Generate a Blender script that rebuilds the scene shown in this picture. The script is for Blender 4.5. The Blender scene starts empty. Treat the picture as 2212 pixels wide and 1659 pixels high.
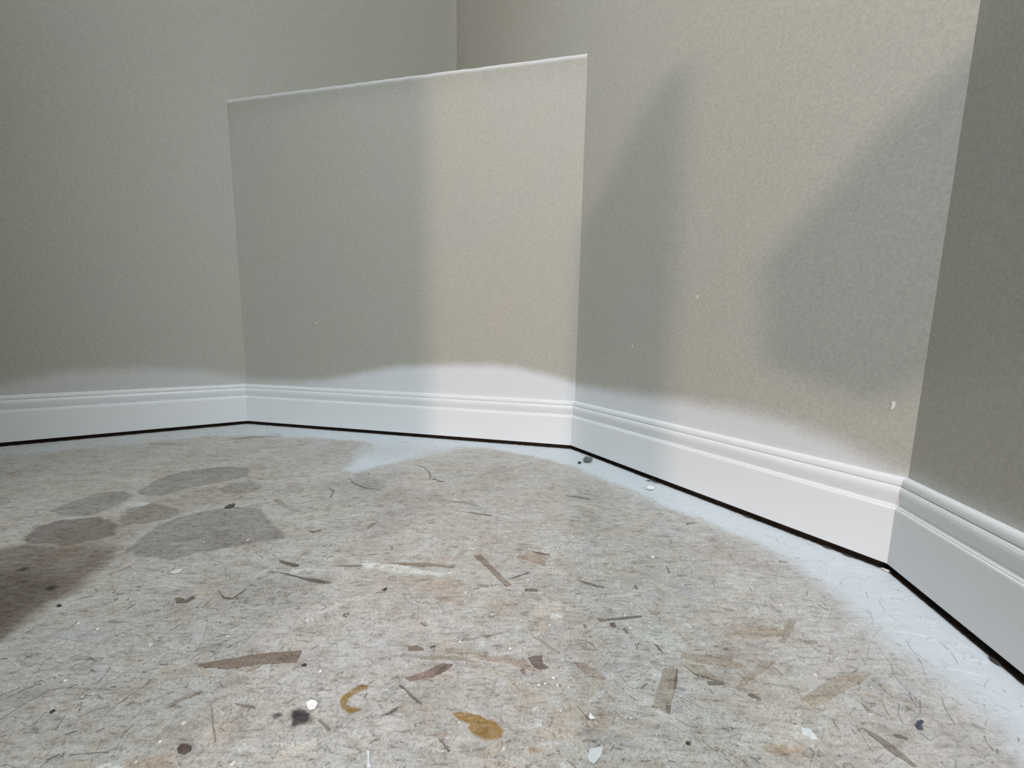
import bpy, bmesh, math, random
import numpy as np
from mathutils import Vector, Matrix

# ------------------------------------------------------------------ camera, world, lights
scene = bpy.context.scene
COL = scene.collection
CAM_H = 0.34785
cam_data = bpy.data.cameras.new('camera')
cam_data.sensor_width = 36.0
cam_data.lens = 866.58 / 2212 * 36.0
cam_data.clip_start = 0.01
cam = bpy.data.objects.new('camera', cam_data)
COL.objects.link(cam)
R_ = Vector((0.99986822, 0.00212827, 0.01609362))
U_ = Vector((-0.01623374, 0.13108461, 0.99123826))
F_ = Vector((0.0, 0.9913689, -0.13110189))
m = Matrix.Identity(4)
for i in range(3):
    m[i][0], m[i][1], m[i][2] = R_[i], U_[i], -F_[i]
m.translation = (0, 0, CAM_H)
cam.matrix_world = m
scene.camera = cam

world = bpy.data.worlds.new('daylight')
scene.world = world
world.use_nodes = True
bg = world.node_tree.nodes['Background']
bg.inputs[0].default_value = (0.80, 0.90, 1.0, 1)
bg.inputs[1].default_value = 0.35

def area(name, loc, target, sx, sy, power, color, spread=math.pi):
    d = bpy.data.lights.new(name, 'AREA')
    d.shape = 'RECTANGLE'; d.size = sx; d.size_y = sy; d.energy = power; d.color = color; d.spread = spread
    o = bpy.data.objects.new(name, d); COL.objects.link(o)
    o.location = loc
    o.rotation_euler = (Vector(target) - Vector(loc)).to_track_quat('-Z', 'Y').to_euler()
    return o

def point(name, loc, r, power, color):
    d = bpy.data.lights.new(name, 'POINT')
    d.shadow_soft_size = r; d.energy = power; d.color = color
    o = bpy.data.objects.new(name, d); COL.objects.link(o); o.location = loc
    return o

def spot(name, loc, target, size, blend, r, power, color):
    d = bpy.data.lights.new(name, 'SPOT')
    d.spot_size = math.radians(size); d.spot_blend = blend; d.shadow_soft_size = r; d.energy = power; d.color = color
    o = bpy.data.objects.new(name, d); COL.objects.link(o); o.location = loc
    o.rotation_euler = (Vector(target) - Vector(loc)).to_track_quat('-Z', 'Y').to_euler()
    return o

# daylight from the high window behind, an added overhead fill brightening the floor, and a warm low work lamp behind the viewer
area('window_daylight', (0.03, -1.75, 2.30), (-0.02, 1.05, 0.35), 0.9, 0.7, 83, (0.91, 0.98, 1.03))
area('floor_fill_light', (-0.12, 0.52, 2.58), (-0.12, 0.54, 0), 0.35, 0.35, 3.6, (0.92, 0.985, 1.05), math.radians(84))
spot('work_lamp', (-0.30, -2.0, 0.75), (0.22, 1.0, 0.62), 74, 0.55, 0.034, 90, (1.0, 0.755, 0.66))

vs = scene.view_settings
vs.view_transform = 'Standard'; vs.look = 'None'; vs.exposure = 0.19; vs.gamma = 1.0
vs.use_curve_mapping = False

# ------------------------------------------------------------------ measured layout (metres)
SPRAY_EDGE=[(-1.3883,0.9972),(-1.3441,1.0189),(-1.25,1.0649),(-1.1478,1.1293),(-1.0101,1.2082),(-0.9412,1.2514),(-0.8449,1.2632),(-0.6881,1.2501),(-0.5606,1.2301),(-0.4741,1.2138),(-0.4229,1.1709),(-0.4246,1.0672),(-0.4147,0.9665),(-0.3817,0.9415),(-0.3242,0.9918),(-0.2582,1.0636),(-0.2053,1.1219),(-0.1578,1.1665),(-0.0605,1.1624),(0.0477,1.0962),(0.121,1.0473),(0.1651,1.0084),(0.2205,0.931),(0.2796,0.8338),(0.3143,0.7662),(0.3526,0.7272),(0.3856,0.6883),(0.4222,0.638),(0.4356,0.5885),(0.4421,0.5389),(0.4453,0.4936),(0.4387,0.4506),(0.4385,0.4141),(0.4463,0.3857),(0.4492,0.3527),(0.4412,0.3157),(0.4282,0.2885),(0.421,0.2746)]
WSPRAY={'left':[(-1.4996,1.0816,0.1669),(-1.4432,1.1177,0.1731),(-1.3976,1.1469,0.1888),(-1.35,1.1773,0.2025),(-1.2839,1.2197,0.2077),(-1.1949,1.2767,0.208),(-1.0977,1.339,0.2022),(-1.0458,1.3722,0.1919),(-1.0028,1.3997,0.1751),(-0.9577,1.4286,0.1625)],'front':[(-0.9498,1.4292,0.1626),(-0.8635,1.4102,0.1629),(-0.7335,1.3818,0.1653),(-0.6436,1.362,0.1724),(-0.5558,1.3428,0.1887),(-0.4706,1.3241,0.2092),(-0.372,1.3025,0.2251),(-0.2305,1.2715,0.2361),(-0.0812,1.2388,0.2427),(0.0048,1.2199,0.2386),(0.0749,1.2046,0.2243),(0.1298,1.1925,0.2125),(0.1812,1.1812,0.1995)],'right':[(0.1903,1.176,0.192),(0.2368,1.1034,0.1922),(0.2822,1.0325,0.1934),(0.3296,0.9586,0.1966),(0.3771,0.8844,0.199),(0.4178,0.8208,0.2011),(0.458,0.758,0.2008),(0.4929,0.7035,0.194),(0.5236,0.6556,0.1833),(0.5477,0.618,0.1696),(0.5665,0.5886,0.1571),(0.5794,0.5685,0.1515)],'near_right':[(0.5819,0.5661,0.151),(0.5714,0.5182,0.1501),(0.5622,0.4762,0.1488),(0.5531,0.4348,0.1491),(0.5462,0.4036,0.1494),(0.538,0.3658,0.1497)]}
STAINS_AND_PATCHES=[
 ([(-0.7855,0.8077),(-0.805,0.8783),(-0.7877,0.9356),(-0.7065,0.97),(-0.6488,0.9589),(-0.6183,0.9066),(-0.6406,0.876),(-0.6912,0.8371),(-0.7182,0.7902),(-0.7518,0.785)],(0.2,0.19,0.182),0.55,0.004,0.35,0.004),
 ([(-0.864,0.7161),(-0.8655,0.7578),(-0.856,0.7966),(-0.8177,0.8105),(-0.7732,0.7841),(-0.7614,0.7333),(-0.7688,0.7002),(-0.817,0.6922)],(0.2,0.19,0.182),0.5,0.004,0.3,0.004),
 ([(-0.7887,0.6083),(-0.8174,0.6541),(-0.8008,0.6777),(-0.7485,0.6916),(-0.7123,0.6778),(-0.6799,0.656),(-0.6596,0.6299),(-0.6697,0.6145),(-0.7031,0.5944),(-0.7348,0.6028),(-0.7632,0.5996)],(0.165,0.145,0.135),0.68,0.003,0.35,0.004),
 ([(-0.7102,0.6899),(-0.7292,0.7277),(-0.7073,0.753),(-0.6402,0.731),(-0.6159,0.7088),(-0.6258,0.6867),(-0.6455,0.6684),(-0.6826,0.67)],(0.19,0.172,0.158),0.55,0.003,0.35,0.004),
 ([(-0.6004,0.5795),(-0.6044,0.6069),(-0.6172,0.6581),(-0.6056,0.6997),(-0.5839,0.7197),(-0.5463,0.7414),(-0.4874,0.7436),(-0.4652,0.7175),(-0.4026,0.6597),(-0.3744,0.6289),(-0.4407,0.5978),(-0.4787,0.5831),(-0.5081,0.5609),(-0.5608,0.5678)],(0.205,0.197,0.188),0.55,0.005,0.3,0.006),
 ([(-0.6325,0.8309),(-0.6279,0.8578),(-0.5866,0.8689),(-0.5429,0.8434),(-0.5506,0.8131),(-0.5992,0.803)],(0.2,0.19,0.182),0.45,0.003,0.3,0.004),
 ([(-0.5063,0.863),(-0.4933,0.8777),(-0.4689,0.8646),(-0.4618,0.838),(-0.4882,0.8369)],(0.3,0.22,0.19),0.4,0.003,0.0,0.004),
 ([(-0.7509,0.8091),(-0.6483,0.8478),(-0.5435,0.8176),(-0.55,0.7554),(-0.6175,0.7251),(-0.6535,0.6681),(-0.6799,0.656)],(0.33,0.28,0.21),0.35,0.02,0.0,0.004),
 ([(-0.8444,0.5743),(-0.7959,0.5864),(-0.7629,0.6012),(-0.6967,0.5949),(-0.6406,0.5938),(-0.6128,0.5879),(-0.6038,0.5749),(-0.59,0.5505),(-0.5823,0.5169),(-0.5645,0.4825),(-0.5748,0.4625),(-0.5653,0.4303),(-0.557,0.3979),(-0.559,0.366)],(0.165,0.128,0.092),0.72,0.016,0,0.006),  # broad soft-edged brown patch at lower left, darkened further by the next entry
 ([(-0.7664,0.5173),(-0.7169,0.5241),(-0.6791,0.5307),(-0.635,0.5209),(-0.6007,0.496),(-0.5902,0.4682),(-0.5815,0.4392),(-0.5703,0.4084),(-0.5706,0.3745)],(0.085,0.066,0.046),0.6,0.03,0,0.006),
 ([(-0.7625,0.6942),(-0.6693,0.6852),(-0.625,0.699),(-0.6288,0.6414),(-0.6131,0.5926),(-0.6608,0.5734),(-0.733,0.5844)],(0.27,0.225,0.17),0.3,0.02,0.0,0.004),
 ([(-0.422,0.8575),(-0.3759,0.8974),(-0.2649,0.8642),(-0.1881,0.8321),(-0.1524,0.7854),(-0.1682,0.7153),(-0.1981,0.6396),(-0.2408,0.6133),(-0.2772,0.681),(-0.2668,0.7661),(-0.3435,0.8012)],(0.3,0.285,0.27),0.45,0.03,0,0.015),
 ([(-0.3947,0.5113),(-0.3314,0.5308),(-0.2609,0.5218),(-0.2485,0.4824),(-0.3,0.4605),(-0.3572,0.4591)],(0.28,0.265,0.25),0.4,0.03,0,0.01),
 ([(-0.3775,0.9386),(-0.2945,0.8912),(-0.2731,0.8459),(-0.3237,0.8351),(-0.3576,0.8694)],(0.24,0.22,0.22),0.4,0.006,0.0,0.004),
 ([(-0.1359,0.353),(-0.1436,0.3532),(-0.1508,0.3484),(-0.157,0.3416),(-0.1572,0.3343),(-0.1517,0.3271),(-0.1429,0.323),(-0.1348,0.3258),(-0.135,0.3284),(-0.1442,0.3298),(-0.1497,0.3328),(-0.1495,0.3376),(-0.1459,0.3434),(-0.1373,0.3486)],(0.26,0.155,0.028),0.85,0.0013,0.15,0.0012),
 ([(-0.051,0.3253),(-0.0423,0.3265),(-0.025,0.3235),(-0.0106,0.3179),(-0.0028,0.3109),(-0.0043,0.3027),(-0.0178,0.3015),(-0.029,0.3064),(-0.0337,0.3104),(-0.0319,0.3154),(-0.0428,0.3195)],(0.33,0.2,0.055),0.85,0.0013,0.25,0.0012),
 ([(-0.123,0.3813),(-0.1182,0.3844),(-0.1156,0.3795),(-0.1199,0.3764)],(0.34,0.21,0.06),0.9,0.001,0.0,0.004),
 ([(-0.1977,0.325),(-0.1915,0.3282),(-0.1775,0.3231),(-0.1701,0.3138),(-0.1786,0.3115),(-0.188,0.3099)],(0.15,0.125,0.115),0.6,0.002,0.2,0.003),
 ([(-0.197,0.325),(-0.1909,0.327),(-0.18,0.3223),(-0.1791,0.315),(-0.1881,0.3113)],(0.055,0.047,0.052),0.9,0.0015,0,0.004),
 ([(-0.2126,0.3203),(-0.2083,0.3226),(-0.2043,0.3204),(-0.2081,0.3174)],(0.055,0.047,0.052),0.8,0.0015,0.0,0.004),
 ([(-0.7011,0.5326),(-0.6991,0.5364),(-0.69,0.534),(-0.6869,0.5281),(-0.6934,0.5272)],(0.05,0.042,0.035),0.85,0.003,0.0,0.004),
 ([(-0.6652,0.5014),(-0.6569,0.5068),(-0.6509,0.5035),(-0.656,0.4973)],(0.06,0.05,0.04),0.7,0.003,0.0,0.004),
 ([(-0.6147,0.4895),(-0.6156,0.4984),(-0.6044,0.4973),(-0.6,0.4883),(-0.6071,0.4856)],(0.045,0.03,0.032),0.85,0.003,0.0,0.004),
 ([(-0.7075,0.5547),(-0.6969,0.5575),(-0.6921,0.5544),(-0.7016,0.5517)],(0.1,0.08,0.06),0.6,0.003,0.0,0.004),
 ([(-0.4563,0.3311),(-0.4552,0.3337),(-0.4513,0.334),(-0.4494,0.3307),(-0.4531,0.3302)],(0.11,0.095,0.085),0.7,0.0015,0,0.002),
 ([(-0.4043,0.3131),(-0.4019,0.3161),(-0.3958,0.3158),(-0.3948,0.3123),(-0.3997,0.3116)],(0.11,0.095,0.085),0.7,0.0015,0,0.002),
 ([(-0.4136,0.3037),(-0.4114,0.3066),(-0.4054,0.3063),(-0.4043,0.303),(-0.4092,0.3024)],(0.11,0.095,0.085),0.7,0.0015,0,0.002),
 ([(-0.3865,0.3075),(-0.3846,0.3101),(-0.3797,0.3101),(-0.3787,0.3069),(-0.3829,0.3064)],(0.11,0.095,0.085),0.7,0.0015,0,0.002),
 ([(-0.3535,0.3282),(-0.3519,0.3307),(-0.3485,0.3311),(-0.3475,0.328),(-0.3509,0.3275)],(0.11,0.095,0.085),0.7,0.0015,0,0.002),
 ([(-0.337,0.3318),(-0.3365,0.3336),(-0.3353,0.3347),(-0.334,0.3321),(-0.336,0.3318)],(0.11,0.095,0.085),0.7,0.0015,0,0.002),
 ([(-0.1898,0.5298),(-0.1307,0.5314),(-0.0628,0.5189),(-0.061,0.471),(-0.0876,0.4763),(-0.1192,0.5005),(-0.1816,0.5056)],(0.508,0.434,0.375),0.65,0.004,0.0,0.004),
 ([(-0.1252,0.5791),(-0.0757,0.5849),(-0.0722,0.5579),(-0.1014,0.5531),(-0.1263,0.5624)],(0.508,0.441,0.382),0.5,0.004,0.0,0.004),
 ([(-0.0298,0.4777),(0.0063,0.4801),(0.0102,0.4585),(-0.0129,0.4552)],(0.508,0.443,0.377),0.5,0.004,0.0,0.004),
 ([(-0.1219,0.4394),(-0.091,0.4427),(-0.0947,0.4249),(-0.0979,0.4153),(-0.1091,0.4174)],(0.499,0.439,0.377),0.5,0.003,0.0,0.004),
 ([(0.0393,0.3231),(0.06,0.3295),(0.0957,0.3286),(0.0831,0.3042),(0.0494,0.3023),(0.0226,0.3005),(0.0258,0.31)],(0.495,0.428,0.355),0.6,0.003,0.0,0.004),
 ([(0.0198,0.2953),(0.0472,0.2951),(0.0469,0.2926),(0.021,0.2928)],(0.33,0.23,0.13),0.6,0.002,0.0,0.004),
 ([(0.0766,0.2863),(0.1044,0.2856),(0.132,0.2848),(0.1284,0.2818),(0.0787,0.284)],(0.33,0.24,0.14),0.55,0.002,0.0,0.004),
 ([(0.2193,0.3011),(0.2533,0.3003),(0.2525,0.2952),(0.2237,0.2935),(0.2174,0.2959)],(0.4,0.27,0.15),0.6,0.003,0.0,0.004),
 ([(-0.035,0.2834),(0.0028,0.2864),(0.0128,0.2772),(-0.0338,0.2742)],(0.49,0.434,0.368),0.5,0.004,0.0,0.004),
 ([(-0.3057,0.2805),(-0.2766,0.2845),(-0.259,0.2754),(-0.2864,0.2705),(-0.3051,0.2747)],(0.42,0.32,0.23),0.6,0.004,0.0,0.004),
 ([(-0.3989,0.3748),(-0.3789,0.3812),(-0.3636,0.3678),(-0.3771,0.3619)],(0.472,0.416,0.359),0.45,0.006,0.0,0.004),
 ([(-0.4235,0.5662),(-0.3986,0.5711),(-0.3809,0.5512),(-0.4096,0.5464)],(0.481,0.421,0.359),0.4,0.006,0.0,0.004),
 ([(-0.2193,0.5557),(-0.2119,0.5608),(-0.1765,0.5589),(-0.1351,0.5502),(-0.1009,0.5378),(-0.0811,0.5402),(-0.0977,0.5323),(-0.132,0.5369),(-0.1768,0.5376),(-0.2096,0.5481)],(0.76,0.78,0.77),0.75,0.002,0,0.003),
 ([(-0.324,0.5354),(-0.3127,0.5433),(-0.2856,0.5479),(-0.2898,0.5382),(-0.311,0.5321)],(0.76,0.78,0.77),0.75,0.002,0,0.002),
 ([(-0.3256,0.2755),(-0.3168,0.2791),(-0.3036,0.277),(-0.3005,0.2725),(-0.3239,0.2716)],(0.76,0.78,0.77),0.7,0.002,0,0.002),
 ([(0.0227,0.3319),(0.0286,0.3328),(0.0297,0.3282),(0.0246,0.3258)],(0.76,0.78,0.77),0.7,0.0015,0,0.002),
 ([(0.0257,0.3199),(0.0314,0.3215),(0.0323,0.315),(0.026,0.3142)],(0.76,0.78,0.77),0.7,0.0015,0,0.002),
 ([(0.1216,0.336),(0.1318,0.3338),(0.1317,0.3292),(0.1238,0.3314)],(0.76,0.78,0.77),0.75,0.0015,0,0.002),
 ([(0.0446,0.2847),(0.0532,0.2824),(0.0514,0.2789),(0.0453,0.28)],(0.76,0.78,0.77),0.6,0.0015,0,0.002),
 ([(0.0513,0.4553),(0.067,0.4584),(0.0681,0.4516),(0.0545,0.4486)],(0.76,0.78,0.77),0.6,0.003,0,0.004),
 ([(0.3028,0.5431),(0.3334,0.5495),(0.3579,0.5371),(0.3602,0.5212),(0.335,0.5172),(0.3068,0.5251)],(0.57,0.59,0.56),0.6,0.003,0,0.003),
 ([(0.1381,0.4228),(0.1615,0.4458),(0.188,0.4412),(0.1996,0.4241),(0.1964,0.4079),(0.1737,0.403),(0.1566,0.4138)],(0.57,0.59,0.56),0.55,0.006,0,0.006),
 ([(0.1147,0.3621),(0.1295,0.3698),(0.1379,0.3662),(0.1321,0.358),(0.1163,0.3568)],(0.57,0.59,0.56),0.5,0.003,0.0,0.004),
 ([(0.1716,0.3284),(0.1977,0.3319),(0.1981,0.3243),(0.1746,0.3225)],(0.57,0.59,0.56),0.5,0.003,0.0,0.004),
 ([(0.2787,0.403),(0.304,0.4101),(0.3136,0.4037),(0.3432,0.4065),(0.3506,0.3938),(0.3191,0.3831),(0.3,0.3887),(0.2797,0.3883)],(0.56,0.575,0.58),0.6,0.005,0,0.005),
 ([(0.2591,0.363),(0.2892,0.3825),(0.3087,0.3732),(0.3074,0.3586),(0.282,0.3445),(0.2598,0.3425)],(0.57,0.59,0.56),0.55,0.005,0,0.006),
 ([(0.2467,0.3406),(0.2639,0.3442),(0.2589,0.3345),(0.2442,0.3296)],(0.57,0.59,0.56),0.6,0.003,0.0,0.004),
 ([(0.3243,0.3469),(0.347,0.3524),(0.3429,0.3423),(0.3211,0.334)],(0.57,0.59,0.56),0.5,0.004,0.0,0.004),
 ([(0.2359,0.328),(0.2922,0.3304),(0.2933,0.3172),(0.2526,0.3029),(0.2229,0.3024)],(0.57,0.59,0.56),0.5,0.008,0,0.006),
 ([(0.4182,0.3404),(0.4738,0.3246),(0.4471,0.3034),(0.4241,0.3138)],(0.6,0.59,0.58),0.4,0.02,0,0.01),
 ([(-0.4769,0.5115),(-0.4561,0.5227),(-0.4366,0.5091),(-0.445,0.4988)],(0.57,0.59,0.56),0.5,0.003,0.0,0.004),
 ([(-0.5782,0.4673),(-0.5485,0.4802),(-0.5297,0.4775),(-0.5385,0.4457),(-0.5531,0.4453)],(0.57,0.59,0.56),0.6,0.008,0,0.004),
 ([(-0.5584,0.4101),(-0.5442,0.4248),(-0.5282,0.4203),(-0.5394,0.4059),(-0.5547,0.3988)],(0.57,0.59,0.56),0.5,0.008,0,0.004),
 ([(-0.014,0.3298),(0.0003,0.3331),(0.0061,0.324),(-0.0079,0.3194)],(0.57,0.59,0.56),0.3,0.004,0.0,0.004),
 ([(-0.7268,0.7346),(-0.7342,0.7555),(-0.7147,0.7577),(-0.707,0.7458)],(0.66,0.66,0.63),0.8,0.002,0.0,0.004),
 ([(-0.7361,0.8718),(-0.7062,0.8925),(-0.6987,0.8734)],(0.55,0.54,0.5),0.3,0.004,0.0,0.004),
]
STRANDS=[
 ([(-0.3187,0.3702),(-0.3196,0.3744),(-0.3018,0.3788),(-0.2827,0.3842),(-0.2714,0.3871),(-0.2235,0.3937),(-0.2221,0.3864),(-0.2206,0.3774),(-0.2538,0.3748),(-0.2647,0.3716),(-0.298,0.3691)],(0.235,0.175,0.135)),
 ([(-0.267,0.3655),(-0.2622,0.3727),(-0.256,0.3757),(-0.2535,0.3742),(-0.2582,0.3689)],(0.3,0.25,0.18)),
 ([(-0.4285,0.474),(-0.4239,0.4756),(-0.4125,0.4714),(-0.4106,0.479),(-0.4039,0.4761),(-0.4077,0.4679),(-0.4198,0.4659)],(0.16,0.13,0.1)),
 ([(-0.345,0.5602),(-0.3421,0.5632),(-0.3273,0.5575),(-0.309,0.5512),(-0.3148,0.5471),(-0.3348,0.5545)],(0.14,0.115,0.095)),
 ([(-0.3213,0.5307),(-0.288,0.5218),(-0.2644,0.5178),(-0.2438,0.5114),(-0.2563,0.5097),(-0.2781,0.515)],(0.15,0.125,0.115)),
 ([(-0.3157,0.3253),(-0.3055,0.3373),(-0.2932,0.3441),(-0.2931,0.3421),(-0.3015,0.3341),(-0.3108,0.3246)],(0.33,0.26,0.215)),
 ([(-0.055,0.5833),(-0.0445,0.588),(-0.0209,0.5495),(0.0042,0.512),(-0.0043,0.5101),(-0.0227,0.538)],(0.3,0.235,0.185)),
 ([(-0.0492,0.5856),(-0.0457,0.5875),(-0.0257,0.5532),(-0.0159,0.5363),(-0.0204,0.5381)],(0.17,0.13,0.11)),
 ([(0.0113,0.5831),(0.0359,0.5948),(0.0606,0.5823),(0.0528,0.5594),(0.0324,0.571)],(0.42,0.315,0.245)),
 ([(0.0361,0.5988),(0.0483,0.5965),(0.0636,0.5898),(0.0622,0.5872),(0.0467,0.592)],(0.16,0.12,0.105)),
 ([(-0.0013,0.5269),(0.0131,0.5353),(0.029,0.5432),(0.0277,0.5386),(0.013,0.5309)],(0.17,0.145,0.12)),
 ([(-0.103,0.3613),(-0.0844,0.369),(-0.0687,0.3794),(-0.0572,0.3786),(-0.0631,0.3698),(-0.0751,0.3622),(-0.0975,0.3581)],(0.27,0.19,0.16)),
 ([(-0.0742,0.3659),(-0.0701,0.3735),(-0.0629,0.3785),(-0.0629,0.3737),(-0.0679,0.366)],(0.16,0.105,0.095)),
 ([(-0.1068,0.3527),(-0.1044,0.3524),(-0.0904,0.3419),(-0.0792,0.3333),(-0.0804,0.332),(-0.0931,0.3411)],(0.21,0.185,0.155)),
 ([(-0.1139,0.3193),(-0.1075,0.3251),(-0.1007,0.3301),(-0.1,0.3289),(-0.1056,0.3236)],(0.18,0.16,0.14)),
 ([(-0.1101,0.4011),(-0.1003,0.4028),(-0.0921,0.3986),(-0.092,0.3962),(-0.1086,0.395)],(0.24,0.175,0.14)),
 ([(-0.0861,0.4007),(-0.0816,0.4039),(-0.0793,0.4026),(-0.084,0.3986)],(0.13,0.11,0.1)),
 ([(-0.0371,0.3891),(-0.0055,0.3898),(0.0194,0.3862),(0.0225,0.3802),(0.0318,0.3726),(0.0191,0.3743),(0.0013,0.3812),(-0.0218,0.3847)],(0.36,0.27,0.22)),
 ([(0.022,0.3883),(0.0297,0.3915),(0.038,0.3913),(0.0365,0.3825),(0.0433,0.3757),(0.0335,0.3732),(0.0273,0.3774)],(0.19,0.135,0.125)),
 ([(-0.0596,0.3045),(-0.0567,0.3032),(-0.0466,0.2912),(-0.048,0.2908),(-0.0567,0.2993)],(0.23,0.19,0.15)),
 ([(-0.0626,0.3058),(-0.0521,0.3076),(-0.0501,0.3033),(-0.056,0.2993)],(0.42,0.35,0.29)),
 ([(0.0211,0.5041),(0.0317,0.5057),(0.04,0.5033),(0.0387,0.5),(0.0231,0.5002)],(0.17,0.15,0.13)),
 ([(-0.2521,0.5516),(-0.2367,0.5532),(-0.2186,0.5538),(-0.2171,0.5499),(-0.2397,0.5492)],(0.22,0.2,0.17)),
 ([(-0.184,0.5607),(-0.1261,0.5616),(-0.0808,0.5537),(-0.0804,0.5509),(-0.1362,0.5549)],(0.27,0.235,0.18)),
 ([(-0.1613,0.3125),(-0.1534,0.3071),(-0.1549,0.3059),(-0.1681,0.3152),(-0.1674,0.3167)],(0.27,0.24,0.19)),
 ([(-0.2536,0.331),(-0.2326,0.3275),(-0.2316,0.326),(-0.2511,0.3295)],(0.22,0.2,0.17)),
 ([(-0.0982,0.3869),(-0.067,0.3885),(-0.0402,0.387),(-0.0466,0.3849),(-0.0925,0.3839)],(0.32,0.28,0.22)),
 ([(-0.0687,0.3991),(-0.038,0.3986),(-0.0208,0.3947),(-0.0238,0.3894),(-0.0373,0.3912),(-0.066,0.3927)],(0.4,0.35,0.27)),
 ([(0.1644,0.3781),(0.1779,0.3774),(0.1684,0.356),(0.1564,0.339),(0.1494,0.3265),(0.1362,0.3339),(0.1499,0.3557)],(0.335,0.27,0.195)),
 ([(0.1764,0.3764),(0.1778,0.376),(0.1692,0.3578),(0.1613,0.3457),(0.1675,0.3595)],(0.17,0.135,0.105)),
 ([(0.1493,0.3357),(0.1549,0.335),(0.1501,0.3265),(0.1478,0.328)],(0.17,0.14,0.11)),
 ([(0.1912,0.3995),(0.2153,0.3963),(0.237,0.3926),(0.2531,0.3798),(0.2459,0.3787),(0.2255,0.3832),(0.2082,0.3849)],(0.36,0.29,0.21)),
 ([(0.1899,0.3845),(0.2046,0.3808),(0.2121,0.3695),(0.2194,0.3623),(0.2082,0.3648),(0.1954,0.3748)],(0.37,0.31,0.235)),
 ([(0.2025,0.3629),(0.2177,0.3619),(0.2183,0.3601),(0.2023,0.3591)],(0.21,0.185,0.155)),
 ([(0.2289,0.3568),(0.2448,0.3682),(0.2843,0.3904),(0.2875,0.3889),(0.2571,0.3703),(0.2338,0.3572)],(0.42,0.36,0.28)),
 ([(0.235,0.3487),(0.2451,0.3442),(0.2438,0.3428),(0.2365,0.3462)],(0.16,0.14,0.12)),
 ([(0.312,0.4171),(0.3262,0.4317),(0.3487,0.4553),(0.3537,0.4528),(0.3362,0.4344),(0.3166,0.4161)],(0.38,0.32,0.25)),
 ([(0.2549,0.4265),(0.2878,0.4396),(0.3274,0.4404),(0.3219,0.4267),(0.2879,0.4213)],(0.42,0.35,0.27)),
 ([(0.119,0.4493),(0.1348,0.4518),(0.1659,0.4566),(0.1652,0.4544),(0.1339,0.4483),(0.1195,0.4474)],(0.17,0.145,0.125)),
 ([(0.1087,0.4499),(0.1181,0.4495),(0.1189,0.4448),(0.1105,0.4451)],(0.24,0.2,0.17)),
 ([(0.1219,0.4418),(0.129,0.4437),(0.1286,0.4348),(0.1231,0.4352)],(0.18,0.13,0.115)),
 ([(0.1356,0.4337),(0.1395,0.4345),(0.1409,0.4264),(0.1375,0.4271)],(0.18,0.13,0.115)),
 ([(0.0897,0.439),(0.0935,0.4396),(0.0935,0.434),(0.0907,0.4339)],(0.2,0.16,0.14)),
 ([(0.0971,0.5259),(0.1034,0.524),(0.1316,0.5119),(0.1295,0.5092),(0.1047,0.5191)],(0.2,0.175,0.15)),
 ([(0.2357,0.5625),(0.2381,0.5625),(0.2371,0.5481),(0.2347,0.5465)],(0.2,0.17,0.15)),
 ([(0.1737,0.5147),(0.1767,0.5175),(0.1772,0.5074),(0.1749,0.5067)],(0.2,0.17,0.15)),
 ([(0.071,0.3832),(0.0824,0.3824),(0.0998,0.3655),(0.0959,0.3618),(0.0814,0.3679)],(0.37,0.29,0.235)),
 ([(0.1769,0.4666),(0.1853,0.4654),(0.1918,0.4627),(0.1845,0.4575),(0.1785,0.4596)],(0.32,0.25,0.18)),
 ([(0.0133,0.3732),(0.0182,0.3743),(0.0188,0.3677),(0.0156,0.3676)],(0.24,0.18,0.16)),
 ([(0.0655,0.3327),(0.0669,0.3324),(0.0749,0.3208),(0.0734,0.3207)],(0.26,0.22,0.18)),
 ([(0.42,0.5842),(0.4327,0.5816),(0.4292,0.5781),(0.4192,0.5812)],(0.26,0.22,0.18)),
 ([(0.0284,0.418),(0.0336,0.4158),(0.0578,0.3963),(0.0558,0.3937),(0.0465,0.4026)],(0.34,0.3,0.25)),
 ([(-0.0391,0.3539),(-0.0162,0.3561),(-0.0162,0.355),(-0.0374,0.3526)],(0.36,0.32,0.27)),
 ([(0.3462,0.3739),(0.3806,0.3765),(0.3654,0.3683),(0.324,0.3503),(0.289,0.3358),(0.2864,0.3454)],(0.4,0.34,0.255)),
 ([(0.3188,0.3169),(0.3264,0.3108),(0.333,0.299),(0.3368,0.2844),(0.3323,0.2843),(0.3252,0.2963),(0.3211,0.3093)],(0.215,0.185,0.15)),
 ([(0.341,0.3103),(0.347,0.3109),(0.3518,0.3074),(0.3481,0.3064),(0.3419,0.3083)],(0.14,0.12,0.11)),
 ([(0.3399,0.3423),(0.3418,0.3344),(0.348,0.3284),(0.3457,0.3274),(0.3382,0.3335)],(0.29,0.25,0.2)),
 ([(0.3399,0.4189),(0.3557,0.4185),(0.3532,0.4152),(0.3392,0.4154)],(0.33,0.27,0.22)),
 ([(0.1911,0.399),(0.2234,0.3954),(0.2533,0.3828),(0.2499,0.3797),(0.2178,0.3841),(0.188,0.3916)],(0.37,0.3,0.22)),
 ([(0.2014,0.3619),(0.2166,0.3626),(0.2156,0.3601),(0.2017,0.3593)],(0.2,0.175,0.145)),
 ([(0.185,0.3844),(0.2038,0.3789),(0.2196,0.3623),(0.2137,0.3631),(0.1938,0.371)],(0.38,0.32,0.24)),
 ([(0.2371,0.3495),(0.241,0.3484),(0.245,0.3439),(0.2425,0.3435)],(0.17,0.145,0.125)),
 ([(-0.8754,1.2109),(-0.8502,1.2307),(-0.8242,1.2511),(-0.7456,1.2656),(-0.7416,1.2543),(-0.8149,1.2366),(-0.8419,1.2183)],(0.24,0.215,0.19)),
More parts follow.
